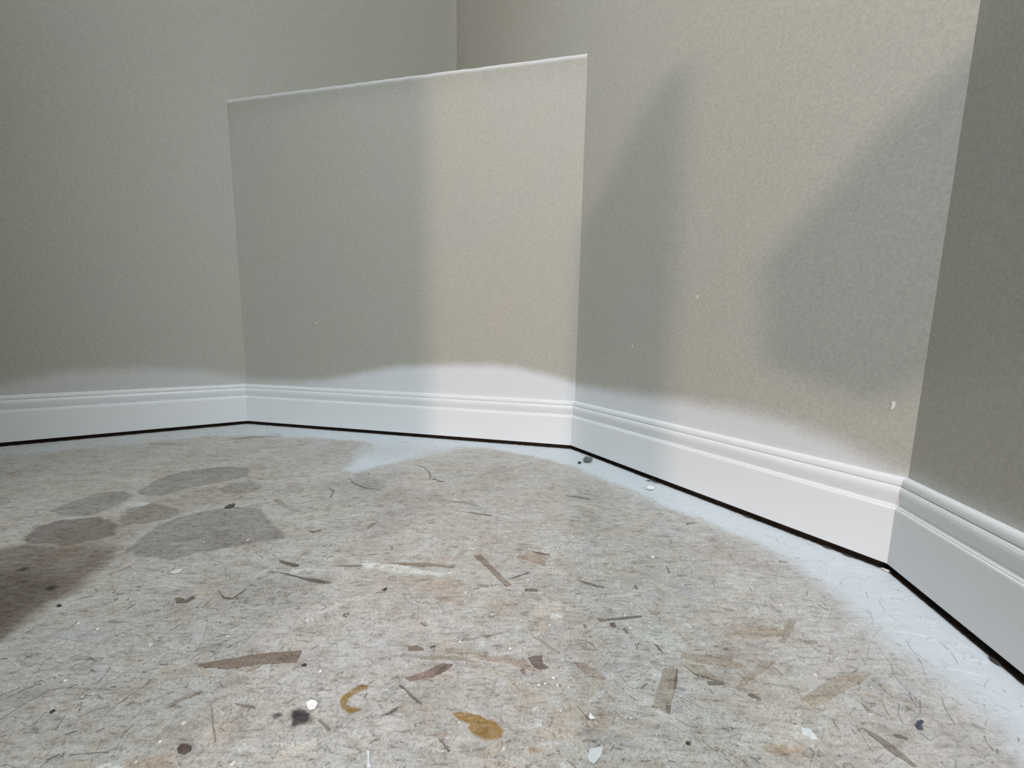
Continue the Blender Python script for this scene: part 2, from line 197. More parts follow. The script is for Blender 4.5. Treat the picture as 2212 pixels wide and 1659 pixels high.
 ([(-0.8103,1.2852),(-0.7756,1.2955),(-0.7463,1.2695),(-0.7714,1.2797)],(0.16,0.145,0.135)),
 ([(-1.076,1.1558),(-0.9643,1.1657),(-0.9535,1.1465),(-1.0534,1.1407)],(0.36,0.33,0.28)),
 ([(-0.0968,0.7375),(-0.0648,0.7319),(-0.0331,0.7233),(-0.0358,0.7187),(-0.0642,0.7254)],(0.25,0.22,0.19)),
 ([(-0.1499,0.7893),(-0.0946,0.7816),(-0.0752,0.7771),(-0.0611,0.7595),(-0.0807,0.7696)],(0.3,0.27,0.235)),
 ([(-0.4763,0.7842),(-0.4356,0.7455),(-0.4397,0.7419),(-0.479,0.7727)],(0.29,0.25,0.2)),
 ([(-0.3468,0.6533),(-0.3349,0.651),(-0.3282,0.6594),(-0.327,0.6513),(-0.3381,0.6466)],(0.17,0.15,0.13)),
 ([(-0.2518,0.6647),(-0.2497,0.6819),(-0.2397,0.6852),(-0.2465,0.6649)],(0.24,0.21,0.18)),
 ([(0.0211,0.5035),(0.038,0.5039),(0.0388,0.5007),(0.0231,0.4993)],(0.2,0.175,0.15)),
 ([(0.1178,0.8212),(0.144,0.819),(0.1682,0.8072),(0.1668,0.8032),(0.1394,0.8108)],(0.21,0.185,0.16)),
 ([(0.3265,0.7039),(0.3422,0.7069),(0.3435,0.7033),(0.3276,0.6998)],(0.17,0.145,0.12)),
 ([(0.3433,0.4499),(0.3548,0.4528),(0.3383,0.4344),(0.3166,0.4266),(0.3252,0.4341)],(0.37,0.31,0.24)),
 ([(0.4441,0.5358),(0.4532,0.536),(0.4464,0.533),(0.4344,0.5348)],(0.33,0.28,0.23)),
]
LINES=[
 ([(-0.2457,1.002),(-0.2219,0.9852),(-0.2013,0.9522),(-0.1911,0.9208),(-0.1878,0.8959)],0.0022,(0.2,0.18,0.165)),
 ([(-0.1826,0.906),(-0.1655,0.892),(-0.1525,0.8897)],0.004,(0.13,0.12,0.11)),
 ([(-0.3779,0.9023),(-0.3541,0.8696),(-0.3168,0.8441),(-0.2838,0.8368)],0.003,(0.17,0.16,0.155)),
 ([(-0.3971,0.8407),(-0.3796,0.8243),(-0.3719,0.7922)],0.004,(0.2,0.185,0.175)),
 ([(-0.1944,0.61),(-0.1873,0.6032),(-0.1877,0.5963)],0.002,(0.22,0.2,0.18)),
 ([(0.504,0.6397),(0.5065,0.629)],0.0018,(0.16,0.155,0.165)),
 ([(0.4609,0.594),(0.4513,0.5906)],0.0018,(0.16,0.155,0.165)),
 ([(0.4841,0.589),(0.488,0.5798)],0.0018,(0.16,0.155,0.165)),
 ([(0.4482,0.664),(0.4596,0.6563)],0.0018,(0.16,0.155,0.165)),
 ([(0.451,0.6598),(0.4552,0.6578)],0.0018,(0.16,0.155,0.165)),
 ([(0.5,0.6201),(0.5094,0.6157)],0.0018,(0.16,0.155,0.165)),
 ([(0.4695,0.6551),(0.4772,0.6585)],0.0018,(0.16,0.155,0.165)),
 ([(0.4597,0.7102),(0.467,0.7032)],0.0018,(0.16,0.155,0.165)),
 ([(0.447,0.7286),(0.4553,0.7225)],0.0018,(0.16,0.155,0.165)),
 ([(0.4659,0.6263),(0.4782,0.6218)],0.0018,(0.16,0.155,0.165)),
 ([(0.54,0.5276),(0.547,0.5257)],0.0018,(0.16,0.155,0.165)),
 ([(0.4598,0.4326),(0.4662,0.4298)],0.0018,(0.16,0.155,0.165)),
 ([(0.4588,0.4712),(0.4605,0.4676)],0.0018,(0.16,0.155,0.165)),
 ([(0.4714,0.4449),(0.4779,0.4438)],0.0018,(0.16,0.155,0.165)),
 ([(0.4642,0.4662),(0.4587,0.4689)],0.0018,(0.16,0.155,0.165)),
 ([(0.5043,0.4212),(0.5096,0.4194)],0.0018,(0.16,0.155,0.165)),
 ([(0.4587,0.4202),(0.4686,0.4158)],0.0018,(0.16,0.155,0.165)),
 ([(0.4437,0.4176),(0.4483,0.4149)],0.0018,(0.16,0.155,0.165)),
 ([(0.4105,0.6995),(0.4034,0.7023)],0.0018,(0.16,0.155,0.165)),
 ([(-0.4557,1.2272),(-0.4383,1.2193)],0.002,(0.3,0.3,0.31)),
 ([(-0.3406,1.2163),(-0.324,1.2085)],0.002,(0.3,0.3,0.31)),
 ([(-0.2178,1.2325),(-0.2075,1.2295)],0.002,(0.3,0.3,0.31)),
 ([(-0.1539,1.1927),(-0.1062,1.1887)],0.002,(0.3,0.3,0.31)),
 ([(-0.0775,1.1837),(-0.0583,1.1782)],0.002,(0.3,0.3,0.31)),
 ([(0.0403,1.1871),(0.0589,1.1799)],0.002,(0.3,0.3,0.31)),
 ([(-0.3459,0.5348),(-0.3317,0.5333),(-0.3122,0.5302)],0.0012,(0.3,0.28,0.25)),
 ([(-0.3087,0.4483),(-0.2858,0.4448),(-0.2621,0.4427),(-0.2395,0.4388)],0.0014,(0.56,0.53,0.48)),
 ([(-0.3848,0.4906),(-0.367,0.477),(-0.3565,0.4763),(-0.3524,0.4882),(-0.3516,0.4963)],0.0016,(0.24,0.215,0.19)),
 ([(-0.355,0.2833),(-0.3376,0.2848),(-0.3263,0.2862)],0.0014,(0.24,0.22,0.2)),
 ([(-0.2739,0.3283),(-0.2541,0.3054),(-0.2457,0.295)],0.0012,(0.33,0.29,0.25)),
 ([(-0.105,0.4385),(-0.0963,0.4323)],0.0016,(0.19,0.16,0.14)),
 ([(-0.0635,0.4092),(-0.0396,0.4143),(0.0026,0.4271)],0.0014,(0.36,0.33,0.29)),
 ([(-0.0482,0.5023),(-0.0235,0.5113),(-0.0001,0.5171)],0.0012,(0.24,0.21,0.19)),
 ([(-0.0549,0.5055),(-0.0279,0.5129)],0.0012,(0.3,0.27,0.24)),
 ([(0.1464,0.4091),(0.1521,0.416),(0.1433,0.4046)],0.0014,(0.3,0.27,0.23)),
 ([(0.1661,0.4106),(0.1704,0.3986)],0.0014,(0.27,0.24,0.21)),
 ([(-0.1163,0.3016),(-0.1103,0.2997)],0.0012,(0.4,0.36,0.31)),
]
DEBRIS={'flake_big':[(-0.1865,0.3306),(-0.1835,0.3338),(-0.1779,0.3328),(-0.1752,0.33),(-0.1758,0.3254),(-0.1801,0.3241),(-0.1836,0.3268)],'flake_brown':[(-0.272,0.2889),(-0.272,0.292),(-0.2674,0.2927),(-0.2621,0.2909),(-0.2595,0.2872),(-0.2629,0.2847),(-0.2689,0.2858)],'flake_bottom':[(0.0706,0.2949),(0.0761,0.296),(0.0822,0.297),(0.0793,0.29),(0.0754,0.2863),(0.0722,0.2833),(0.0686,0.2844),(0.0674,0.288)],'flake_tri':[(0.0763,0.326),(0.0783,0.3238),(0.08,0.3206),(0.0761,0.3201),(0.0746,0.3215)],'flake_vert':[(-0.1163,0.2907),(-0.1129,0.2901),(-0.1108,0.2823),(-0.1079,0.2777),(-0.111,0.2776),(-0.1127,0.2834)],'flake_right':[(0.2633,0.3164),(0.2711,0.3154),(0.2713,0.3065),(0.2652,0.3055)],'flake_oval':[(-0.4819,0.5274),(-0.4794,0.5349),(-0.4711,0.5378),(-0.4668,0.5304),(-0.4712,0.5252)],'flake_corner':[(0.2628,0.316),(0.2675,0.3154),(0.2638,0.3084),(0.2605,0.3104)],'chip_green':[(-0.5513,0.7357),(-0.5511,0.7482),(-0.5427,0.7528),(-0.5375,0.7417),(-0.5436,0.7332)],'crumb_dark':[(-0.2138,0.3736),(-0.2118,0.376),(-0.2086,0.3751),(-0.2091,0.3723)],'flake_small_a':[(-0.3936,0.3967),(-0.3936,0.4004),(-0.3894,0.399),(-0.3892,0.3946)],'flake_small_b':[(-0.2869,0.3101),(-0.286,0.3132),(-0.2824,0.3122),(-0.2833,0.309)],'flake_small_c':[(-0.4006,0.3339),(-0.3999,0.3364),(-0.3977,0.3356),(-0.3983,0.3332)],'flake_small_d':[(-0.2212,0.2777),(-0.2198,0.281),(-0.2169,0.2801),(-0.2182,0.2769)],'flake_small_e':[(0.2132,0.4456),(0.2162,0.4439),(0.22,0.4355),(0.2166,0.4362)],'flake_small_f':[(0.3175,0.3753),(0.3195,0.3743),(0.32,0.3715),(0.3168,0.3722)],'flake_small_g':[(0.3219,0.4403),(0.3275,0.4404),(0.3306,0.4372),(0.3253,0.4371)],'bit_a':[(-0.5616,0.457),(-0.5597,0.4596),(-0.5542,0.4564),(-0.5575,0.4546)],'bit_b':[(-0.4123,0.3191),(-0.4111,0.3216),(-0.4085,0.3206),(-0.4098,0.3181)],'curl_blue':[(0.374,0.3229),(0.3794,0.3247),(0.3805,0.323),(0.3754,0.3207),(0.3724,0.3178),(0.3724,0.3157),(0.3682,0.3156),(0.3685,0.3185)],'pebble':[(0.2076,1.0469)],'pebble_edge':[(0.2009,1.0518),(0.2156,1.0448)],'pebble2':[(0.1831,1.033)],'wisp':[(0.3206,0.9133),(0.3326,0.9108),(0.3378,0.8994),(0.3653,0.8958)],'wisp2':[(0.3229,0.9036),(0.3384,0.917),(0.3432,0.9044)],'lump':[(0.3129,0.8632)],'ring':[(-0.198,0.4482)],'ring2':[(-0.1661,0.498)],'knot':[(0.1557,0.3001)],'gapbits':[(0.5343,0.6298),(0.5484,0.6054),(0.4665,0.739),(0.5322,0.3923),(0.5771,0.57)]}
SPECKS=[
 (0.0027,0.401,0.0018),
 (0.0182,0.4024,0.0009),
 (0.0469,0.3641,0.0021),
 (0.0207,0.3559,0.0012),
 (0.0315,0.3556,0.0017),
 (0.0377,0.3571,0.0015),
 (0.0499,0.3556,0.0017),
 (0.065,0.3645,0.001),
 (0.0099,0.3561,0.001),
 (-0.0093,0.3557,0.001),
 (0.0603,0.3531,0.0013),
 (-0.0031,0.3558,0.0008),
 (0.0794,0.3388,0.0011),
 (0.0583,0.387,0.0016),
 (-0.0454,0.3815,0.001),
 (0.0267,0.3783,0.001),
 (0.0497,0.4376,0.0017),
 (0.0895,0.4079,0.001),
 (0.0947,0.3945,0.0012),
 (0.1452,0.4351,0.0022),
 (0.1708,0.4345,0.0016),
 (-0.0018,0.2941,0.0016),
 (0.1083,0.3225,0.0008),
 (0.1133,0.3226,0.0008),
 (0.1446,0.4561,0.0018),
 (0.2252,0.5893,0.0039),
 (0.2049,0.5984,0.0017),
 (0.1528,0.5662,0.0018),
 (0.1346,0.5441,0.0018),
 (0.1493,0.5472,0.0015),
 (0.1776,0.5669,0.0013),
 (0.1642,0.5476,0.0011),
 (0.1176,0.5927,0.0016),
 (0.106,0.5815,0.0016),
 (0.1141,0.594,0.0016),
 (0.1038,0.5751,0.0013),
 (0.1252,0.5515,0.0013),
 (0.1233,0.5364,0.0011),
 (0.1495,0.5621,0.0011),
 (0.1536,0.5744,0.0011),
 (0.027,0.5255,0.0017),
 (0.0804,0.5234,0.0015),
 (0.0448,0.4988,0.0014),
 (0.1024,0.5003,0.0012),
 (-0.0571,0.6312,0.0014),
 (0.0124,0.5896,0.0013),
 (-0.0447,0.5382,0.001),
 (-0.0197,0.4542,0.0011),
 (0.0407,0.4691,0.0009),
 (0.0609,0.4555,0.0013),
 (0.0539,0.4526,0.0013),
 (0.0662,0.4516,0.0011),
 (0.3548,0.4804,0.0016),
 (0.1845,0.3915,0.0011),
 (0.249,0.3674,0.0011),
 (0.1715,0.4447,0.0011),
 (0.1923,0.5292,0.0011),
 (0.1523,0.5193,0.001),
 (0.1539,0.348,0.0008),
 (0.0498,0.3286,0.0013),
 (0.1313,0.3076,0.0009),
 (0.0831,0.6625,0.0012),
 (0.1258,0.5605,0.0011),
 (0.0927,0.6373,0.0012),
 (0.1893,0.595,0.0012),
 (0.0633,0.5426,0.0012),
 (0.0327,0.6049,0.0011),
 (0.0872,0.6238,0.0012),
 (0.1414,0.6073,0.0012),
 (0.1276,0.5718,0.0011),
 (0.1088,0.6469,0.0012),
 (0.0534,0.6012,0.0011),
 (0.1069,0.65,0.0012),
 (0.0682,0.6636,0.0012),
 (0.0581,0.5574,0.0011),
 (0.0198,0.5901,0.0012),
 (0.1158,0.6021,0.0011),
 (0.1051,0.6143,0.0012),
 (0.0562,0.5732,0.0013),
 (0.1041,0.6402,0.0012),
 (0.1233,0.5172,0.001),
 (0.1472,0.5719,0.0011),
 (0.1029,0.5523,0.0011),
 (0.1237,0.6051,0.0012),
 (0.0981,0.6098,0.0012),
 (0.1261,0.642,0.0012),
 (0.057,0.6557,0.0012),
 (0.1643,0.6206,0.0012),
 (0.0593,0.5854,0.0011),
 (0.0525,0.5777,0.0011),
 (0.0993,0.6037,0.0011),
 (0.1036,0.5527,0.0012),
 (0.0614,0.6879,0.0012),
 (0.0963,0.5926,0.0011),
 (0.096,0.6345,0.0013),
 (0.1251,0.6203,0.0012),
 (0.1993,0.5872,0.0011),
 (0.1931,0.5922,0.0012),
 (0.1576,0.6045,0.0012),
 (0.0898,0.6468,0.0013),
 (0.1688,0.6193,0.0012),
 (0.2208,0.6616,0.0013),
 (0.1068,0.6505,0.0012),
 (0.1109,0.5864,0.0011),
 (0.1122,0.5753,0.0011),
 (0.1516,0.5865,0.0011),
 (0.1942,0.5815,0.0013),
 (0.1572,0.6455,0.0012),
 (0.1466,0.5798,0.0013),
 (0.1263,0.6708,0.0012),
 (0.1783,0.6528,0.0014),
 (0.1306,0.689,0.0013),
 (0.0826,0.5434,0.0011),
 (0.1043,0.6152,0.0012),
 (0.0703,0.5937,0.0011),
 (0.153,0.6458,0.0012),
 (0.1256,0.6348,0.0012),
 (0.0318,0.5301,0.001),
 (0.065,0.5671,0.0013),
 (0.0015,0.6239,0.0012),
 (0.1465,0.6099,0.0012),
 (-0.4722,0.4196,0.0025),
 (-0.2409,0.4398,0.0024),
 (-0.3173,0.4118,0.0022),
 (-0.2913,0.2949,0.0019),
 (-0.4338,0.3518,0.0023),
 (-0.3471,0.3885,0.0012),
 (-0.4303,0.6195,0.0029),
 (-0.495,0.6102,0.0017),
 (-0.4494,0.496,0.0017),
 (-0.4495,0.4954,0.0015),
 (-0.5032,0.4277,0.0026),
 (-0.5263,0.5244,0.0022),
 (-0.3012,0.5323,0.0016),
 (-0.3263,0.4175,0.0012),
 (-0.3157,0.4376,0.0012),
 (-0.4829,0.4834,0.0012),
 (-0.393,0.3381,0.0012),
 (-0.2711,0.3879,0.0009),
 (-0.1784,0.2935,0.0009),
 (-0.2967,0.2789,0.001),
 (-0.305,0.3516,0.0009),
 (-0.1632,0.4544,0.0011),
 (-0.1211,0.474,0.0014),
 (-0.0904,0.4697,0.0011),
 (-0.1115,0.4757,0.0014),
 (-0.1723,0.5267,0.0011),
 (-0.0437,0.4464,0.0013),
 (-0.0195,0.4537,0.0009),
 (-0.0944,0.3849,0.0012),
 (-0.054,0.4098,0.0017),
 (-0.1784,0.2935,0.0009),
 (-0.0969,0.3227,0.0011),
 (-0.1908,0.3674,0.0021),
 (-0.0423,0.3156,0.0013),
 (-0.0577,0.494,0.0012),
 (-0.1265,0.6351,0.0014),
 (-0.0913,0.6262,0.0012),
 (-0.0582,0.6033,0.0011),
 (-0.0204,0.5131,0.0012),
 (-0.0526,0.2911,0.0009),
 (-0.0926,0.6014,0.0014),
 (-0.4304,0.6196,0.0019),
 (-0.3009,0.5317,0.0014),
 (-0.4305,0.7078,0.0017),
 (-0.0699,0.7886,0.0017),
 (-0.0601,0.6955,0.0015),
 (-0.1018,0.7306,0.0013),
 (-0.0578,0.495,0.0012),
 (-0.0144,0.5969,0.0013),
 (0.0417,0.4959,0.001),
 (-0.0821,0.6356,0.0012),
 (-0.1262,0.6342,0.0012),
 (-0.1213,0.4749,0.001),
 (-0.2804,0.7693,0.0014),
]
WALLMARKS={'scuff':[(0.5664,0.5887,0.2533),(0.567,0.5878,0.2472),(0.5663,0.589,0.2413)],'tiny':[(0.3892,0.8654,0.4258),(0.299,1.0063,0.3147)],'tiny_front':[(-0.6616,1.366,0.3649)]}


# plan: walls run left -> front (half wall) -> right -> near right, 45 degrees at each corner
HEAD = [math.radians(57.36365 + 45 * k) for k in range(4)]
NRM = [np.array([math.sin(a + math.pi / 2), math.cos(a + math.pi / 2)]) for a in HEAD]   # towards the room
DIR = [np.array([math.sin(a), math.cos(a)]) for a in HEAD]
CC = [1.71953, 1.19265, 0.79450, 0.44717]
def inter(i, oi, j, oj):
    return np.linalg.solve(np.array([NRM[i], NRM[j]]), np.array([-CC[i] + oi, -CC[j] + oj]))
P_AB = inter(0, 0, 1, 0); P_BC = inter(1, 0, 2, 0); P_CD = inter(2, 0, 3, 0); P_K = inter(0, 0, 2, 0)
Y_REAR = -2.35
P_A0 = P_AB - DIR[0] * 2.0
P_D1 = P_CD + DIR[3] * ((Y_REAR - P_CD[1]) / DIR[3][1])
P_R1 = np.array([P_A0[0], Y_REAR])
GAP = 0.011
LEDGE = 1.0777 + GAP
CEIL = 2.62

# ------------------------------------------------------------------ helpers
def obj(name, verts, faces, mat, parent=None, smooth=False, kind=None):
    me = bpy.data.meshes.new(name)
    me.from_pydata([tuple(map(float, v)) for v in verts], [], faces)
    if mat: me.materials.append(mat)
    me.update()
    if smooth:
        me.polygons.foreach_set('use_smooth', [True] * len(me.polygons))
    o = bpy.data.objects.new(name, me); COL.objects.link(o)
    if parent is not None: o.parent = parent
    if kind: o['kind'] = kind
    return o

def tag(o, label, cat, group=None):
    o['label'] = label; o['category'] = cat
    if group: o['group'] = group
    return o

def fattr(me, name, data):
    a = me.attributes.new(name, 'FLOAT', 'POINT'); a.data.foreach_set('value', np.asarray(data, dtype=np.float32))
def cattr(me, name, rgb):
    a = me.attributes.new(name, 'FLOAT_COLOR', 'POINT')
    rgba = np.ones((len(rgb), 4), dtype=np.float32); rgba[:, :3] = rgb
    a.data.foreach_set('color', rgba.ravel())

def smooth01(x):
    x = np.clip(x, 0, 1); return x * x * (3 - 2 * x)

_rng = np.random.default_rng(11)
_LAT = _rng.random((256, 256))
def vnoise(x, y):
    xi = np.floor(x).astype(int); yi = np.floor(y).astype(int)
    fx = smooth01(x - xi); fy = smooth01(y - yi)
    g = lambda a, b: _LAT[a & 255, b & 255]
    return (g(xi, yi) * (1 - fx) + g(xi + 1, yi) * fx) * (1 - fy) + (g(xi, yi + 1) * (1 - fx) + g(xi + 1, yi + 1) * fx) * fy
def fbm(x, y, s):
    return (vnoise(x * s, y * s) + .5 * vnoise(x * s * 2.1 + 7, y * s * 2.1 + 3) + .25 * vnoise(x * s * 4.3 + 1, y * s * 4.3 + 9)) / 1.75 * 2 - 1

def poly_sd(x, y, poly):
    """signed distance to a polygon, positive inside"""
    p = np.array(poly); q = np.roll(p, -1, 0)
    dmin = np.full(x.shape, 1e9); inside = np.zeros(x.shape, bool)
    for (ax, ay), (bx, by) in zip(p, q):
        ex, ey = bx - ax, by - ay
        t = np.clip(((x - ax) * ex + (y - ay) * ey) / (ex * ex + ey * ey + 1e-12), 0, 1)
        dmin = np.minimum(dmin, np.hypot(x - ax - t * ex, y - ay - t * ey))
        c = (ay > y) != (by > y)
        with np.errstate(divide='ignore', invalid='ignore'):
            xi = ax + (y - ay) * ex / (ey if ey != 0 else 1e-12)
        inside ^= c & (x < xi)
    return np.where(inside, dmin, -dmin)

# ------------------------------------------------------------------ materials
def new_mat(name):
    mt = bpy.data.materials.new(name); mt.use_nodes = True
    nt = mt.node_tree
    return mt, nt, nt.nodes['Principled BSDF']
def N(nt, t, **kw):
    n = nt.nodes.new(t)
    for k, v in kw.items(): setattr(n, k, v)
    return n
def noise(nt, scale, detail=3, rough=.6, vec=None):
    n = N(nt, 'ShaderNodeTexNoise'); n.inputs['Scale'].default_value = scale
    n.inputs['Detail'].default_value = detail; n.inputs['Roughness'].default_value = rough
    if vec: nt.links.new(vec, n.inputs['Vector'])
    return n
def ramp(nt, fac, stops):
    r = N(nt, 'ShaderNodeValToRGB'); e = r.color_ramp.elements
    while len(e) < len(stops): e.new(.5)
    for i, (p, c) in enumerate(stops):
        e[i].position = p; e[i].color = (*c, 1) if len(c) == 3 else c
    nt.links.new(fac, r.inputs[0]); return r
def mix(nt, mode, fac, a, b):
    n = N(nt, 'ShaderNodeMix', data_type='RGBA', blend_type=mode)
    for s, v in ((0, fac), (6, a), (7, b)):
        if hasattr(v, 'is_linked'): nt.links.new(v, n.inputs[s])
        else: n.inputs[s].default_value = v if s == 0 else (*v, 1)
    return n.outputs[2]
def math_(nt, op, a, b=0.0, clamp=False):
    n = N(nt, 'ShaderNodeMath', operation=op); n.use_clamp = clamp
    for s, v in ((0, a), (1, b)):
        if hasattr(v, 'is_linked'): nt.links.new(v, n.inputs[s])
        else: n.inputs[s].default_value = v
    return n.outputs[0]
def bump(nt, b, height, strength, dist):
    n = N(nt, 'ShaderNodeBump'); n.inputs['Strength'].default_value = strength; n.inputs['Distance'].default_value = dist
    nt.links.new(height, n.inputs['Height']); nt.links.new(n.outputs[0], b.inputs['Normal'])

WALL_COL = (0.408, 0.399, 0.357)
SPRAY_COL = (0.74, 0.77, 0.81)
def wall_material():
    mt, nt, b = new_mat('greige_wall_paint')
    co = N(nt, 'ShaderNodeTexCoord').outputs['Object']
    n1 = noise(nt, 200, 3, .65, co); n2 = noise(nt, 3.0, 2, .5, co); n3 = noise(nt, 160, 3, .6, co)
    c = mix(nt, 'MULTIPLY', 1.0, WALL_COL, ramp(nt, n1.outputs[0], [(.32, (.90, .90, .90)), (.68, (1.10, 1.10, 1.10))]).outputs[0])
    c = mix(nt, 'MULTIPLY', 1.0, c, ramp(nt, n2.outputs[0], [(.3, (.98, 1.0, 1.0)), (.7, (1.02, 1.0, .99))]).outputs[0])
    at = N(nt, 'ShaderNodeAttribute', attribute_name='spray').outputs['Fac']
    f = math_(nt, 'ADD', at, math_(nt, 'MULTIPLY', math_(nt, 'SUBTRACT', n1.outputs[0], .5), math_(nt, 'MULTIPLY', at, math_(nt, 'SUBTRACT', 1.0, at))), True)
    c = mix(nt, 'MIX', f, c, SPRAY_COL)
    nt.links.new(c, b.inputs['Base Color'])
    b.inputs['Roughness'].default_value = .62
    b.inputs['Specular IOR Level'].default_value = .3
    bump(nt, b, n3.outputs[0], .10, .002)
    return mt
def trim_material():
    mt, nt, b = new_mat('white_trim_paint')
    co = N(nt, 'ShaderNodeTexCoord').outputs['Object']
    n1 = noise(nt, 350, 2, .6, co)
    c = mix(nt, 'MULTIPLY', 1.0, (.765, .785, .80), ramp(nt, n1.outputs[0], [(.3, (.97, .97, .97)), (.7, (1.02, 1.02, 1.02))]).outputs[0])
    nt.links.new(c, b.inputs['Base Color'])
    b.inputs['Roughness'].default_value = .34
    b.inputs['Specular IOR Level'].default_value = .4
    return mt
FLOOR_BASE = np.array([0.510, 0.490, 0.460])
def floor_material():
    mt, nt, b = new_mat('worn_strand_board')
    co = N(nt, 'ShaderNodeTexCoord').outputs['Object']
    tint = N(nt, 'ShaderNodeAttribute', attribute_name='tint').outputs['Color']
    spray = N(nt, 'ShaderNodeAttribute', attribute_name='spray').outputs['Fac']
    big = noise(nt, 9, 3, .6, co); mid = noise(nt, 75, 4, .65, co); fine = noise(nt, 330, 4, .7, co); grit = noise(nt, 900, 2, .6, co)
    mp = N(nt, 'ShaderNodeMapping'); mp.inputs['Scale'].default_value = (45, 210, 1); mp.inputs['Rotation'].default_value = (0, 0, .12)
    nt.links.new(co, mp.inputs['Vector'])
    gr = noise(nt, 1.0, 4, .65, mp.outputs[0])
    mp2 = N(nt, 'ShaderNodeMapping'); mp2.inputs['Scale'].default_value = (.7, 1.6, 1); mp2.inputs['Rotation'].default_value = (0, 0, -.2)
    nt.links.new(co, mp2.inputs['Vector'])
    c = mix(nt, 'MULTIPLY', 1.0, tint, ramp(nt, big.outputs[0], [(.34, (.91, .885, .855)), (.50, (1.0, .995, .985)), (.66, (1.04, 1.06, 1.09))]).outputs[0])
    b2 = noise(nt, 28, 3, .6, mp2.outputs[0])
    c = mix(nt, 'MULTIPLY', 1.0, c, ramp(nt, b2.outputs[0], [(.36, (.88, .865, .85)), (.47, (.99, .99, .99)), (.55, (1.0, 1.0, 1.0)), (.66, (1.07, 1.08, 1.09))]).outputs[0])
    c = mix(nt, 'MULTIPLY', 1.0, c, ramp(nt, mid.outputs[0], [(.34, (.80, .775, .75)), (.45, (.965, .955, .945)), (.56, (1.0, 1.0, 1.0)), (.68, (1.09, 1.10, 1.12))]).outputs[0])
    c = mix(nt, 'MULTIPLY', 1.0, c, ramp(nt, gr.outputs[0], [(.34, (.66, .635, .61)), (.43, (.93, .92, .91)), (.55, (1.0, 1.0, 1.0)), (.68, (1.08, 1.08, 1.08))]).outputs[0])
    c = mix(nt, 'MULTIPLY', 1.0, c, ramp(nt, fine.outputs[0], [(.34, (.66, .64, .63)), (.44, (.94, .94, .94)), (.56, (1.03, 1.03, 1.03)), (.68, (1.17, 1.17, 1.18))]).outputs[0])
    c = mix(nt, 'MULTIPLY', 1.0, c, ramp(nt, grit.outputs[0], [(.36, (.84, .84, .84)), (.64, (1.14, 1.14, 1.14))]).outputs[0])
    brk = math_(nt, 'MULTIPLY', math_(nt, 'SUBTRACT', mid.outputs[0], .5), .9)
    f = math_(nt, 'ADD', spray, math_(nt, 'MULTIPLY', brk, math_(nt, 'MULTIPLY', spray, math_(nt, 'SUBTRACT', 1.15, spray))), True)
    sp = mix(nt, 'MULTIPLY', 1.0, (.635, .690, .735), ramp(nt, fine.outputs[0], [(.27, (.80, .80, .82)), (.40, (.98, .98, .98)), (.7, (1.02, 1.02, 1.02))]).outputs[0])
    c = mix(nt, 'MIX', f, c, sp)
    nt.links.new(c, b.inputs['Base Color'])
    b.inputs['Roughness'].default_value = .72
    b.inputs['Specular IOR Level'].default_value = .25
    h = math_(nt, 'ADD', math_(nt, 'MULTIPLY', gr.outputs[0], .6), math_(nt, 'MULTIPLY', fine.outputs[0], .5))
    bump(nt, b, h, .35, .0015)
    return mt
def plain(name, col, rough=.6, var=.12, scale=300):
    mt, nt, b = new_mat(name)
    co = N(nt, 'ShaderNodeTexCoord').outputs['Object']
    n1 = noise(nt, scale, 3, .6, co)
    c = mix(nt, 'MULTIPLY', 1.0, col, ramp(nt, n1.outputs[0], [(.3, (1 - var,) * 3), (.7, (1 + var,) * 3)]).outputs[0])
    nt.links.new(c, b.inputs['Base Color']); b.inputs['Roughness'].default_value = rough
    b.inputs['Specular IOR Level'].default_value = .3
    return mt

M_WALL = wall_material(); M_TRIM = trim_material(); M_FLOOR = floor_material()
M_CEIL = plain('flat_ceiling_white', (.80, .80, .78), .9, .03)
M_PLATE = plain('shaded_sole_plate_wood', (.030, .020, .014), .9, .5, 60)
M_CHIP = plain('white_paint_chip', (.90, .905, .905), .55, .06, 400)
M_CREAM = plain('cream_paint_chip', (.70, .68, .62), .6, .08, 400)
M_GREY = plain('grey_paint_chip', (.66, .69, .71), .6, .08, 400)
M_BROWN = plain('brown_wood_flake', (.105, .078, .062), .8, .3, 300)
M_DARK = plain('dark_debris', (.055, .050, .045), .8, .4, 300)
M_GREEN = plain('dark_green_debris', (.085, .09, .07), .8, .4, 300)
M_PEBBLE = plain('grey_green_grit', (.17, .19, .17), .85, .35, 350)
M_BLUE = plain('dark_blue_shaving', (.075, .085, .13), .6, .3, 300)
M_GLASS = plain('window_frame_white', (.8, .8, .8), .4, .02)

# ------------------------------------------------------------------ floor
def wall_dist(x, y):
    return np.min([NRM[i][0] * x + NRM[i][1] * y + CC[i] for i in range(4)], 0)
# overspray band: region between the walls and the measured inner edge
_se = np.array(SPRAY_EDGE)
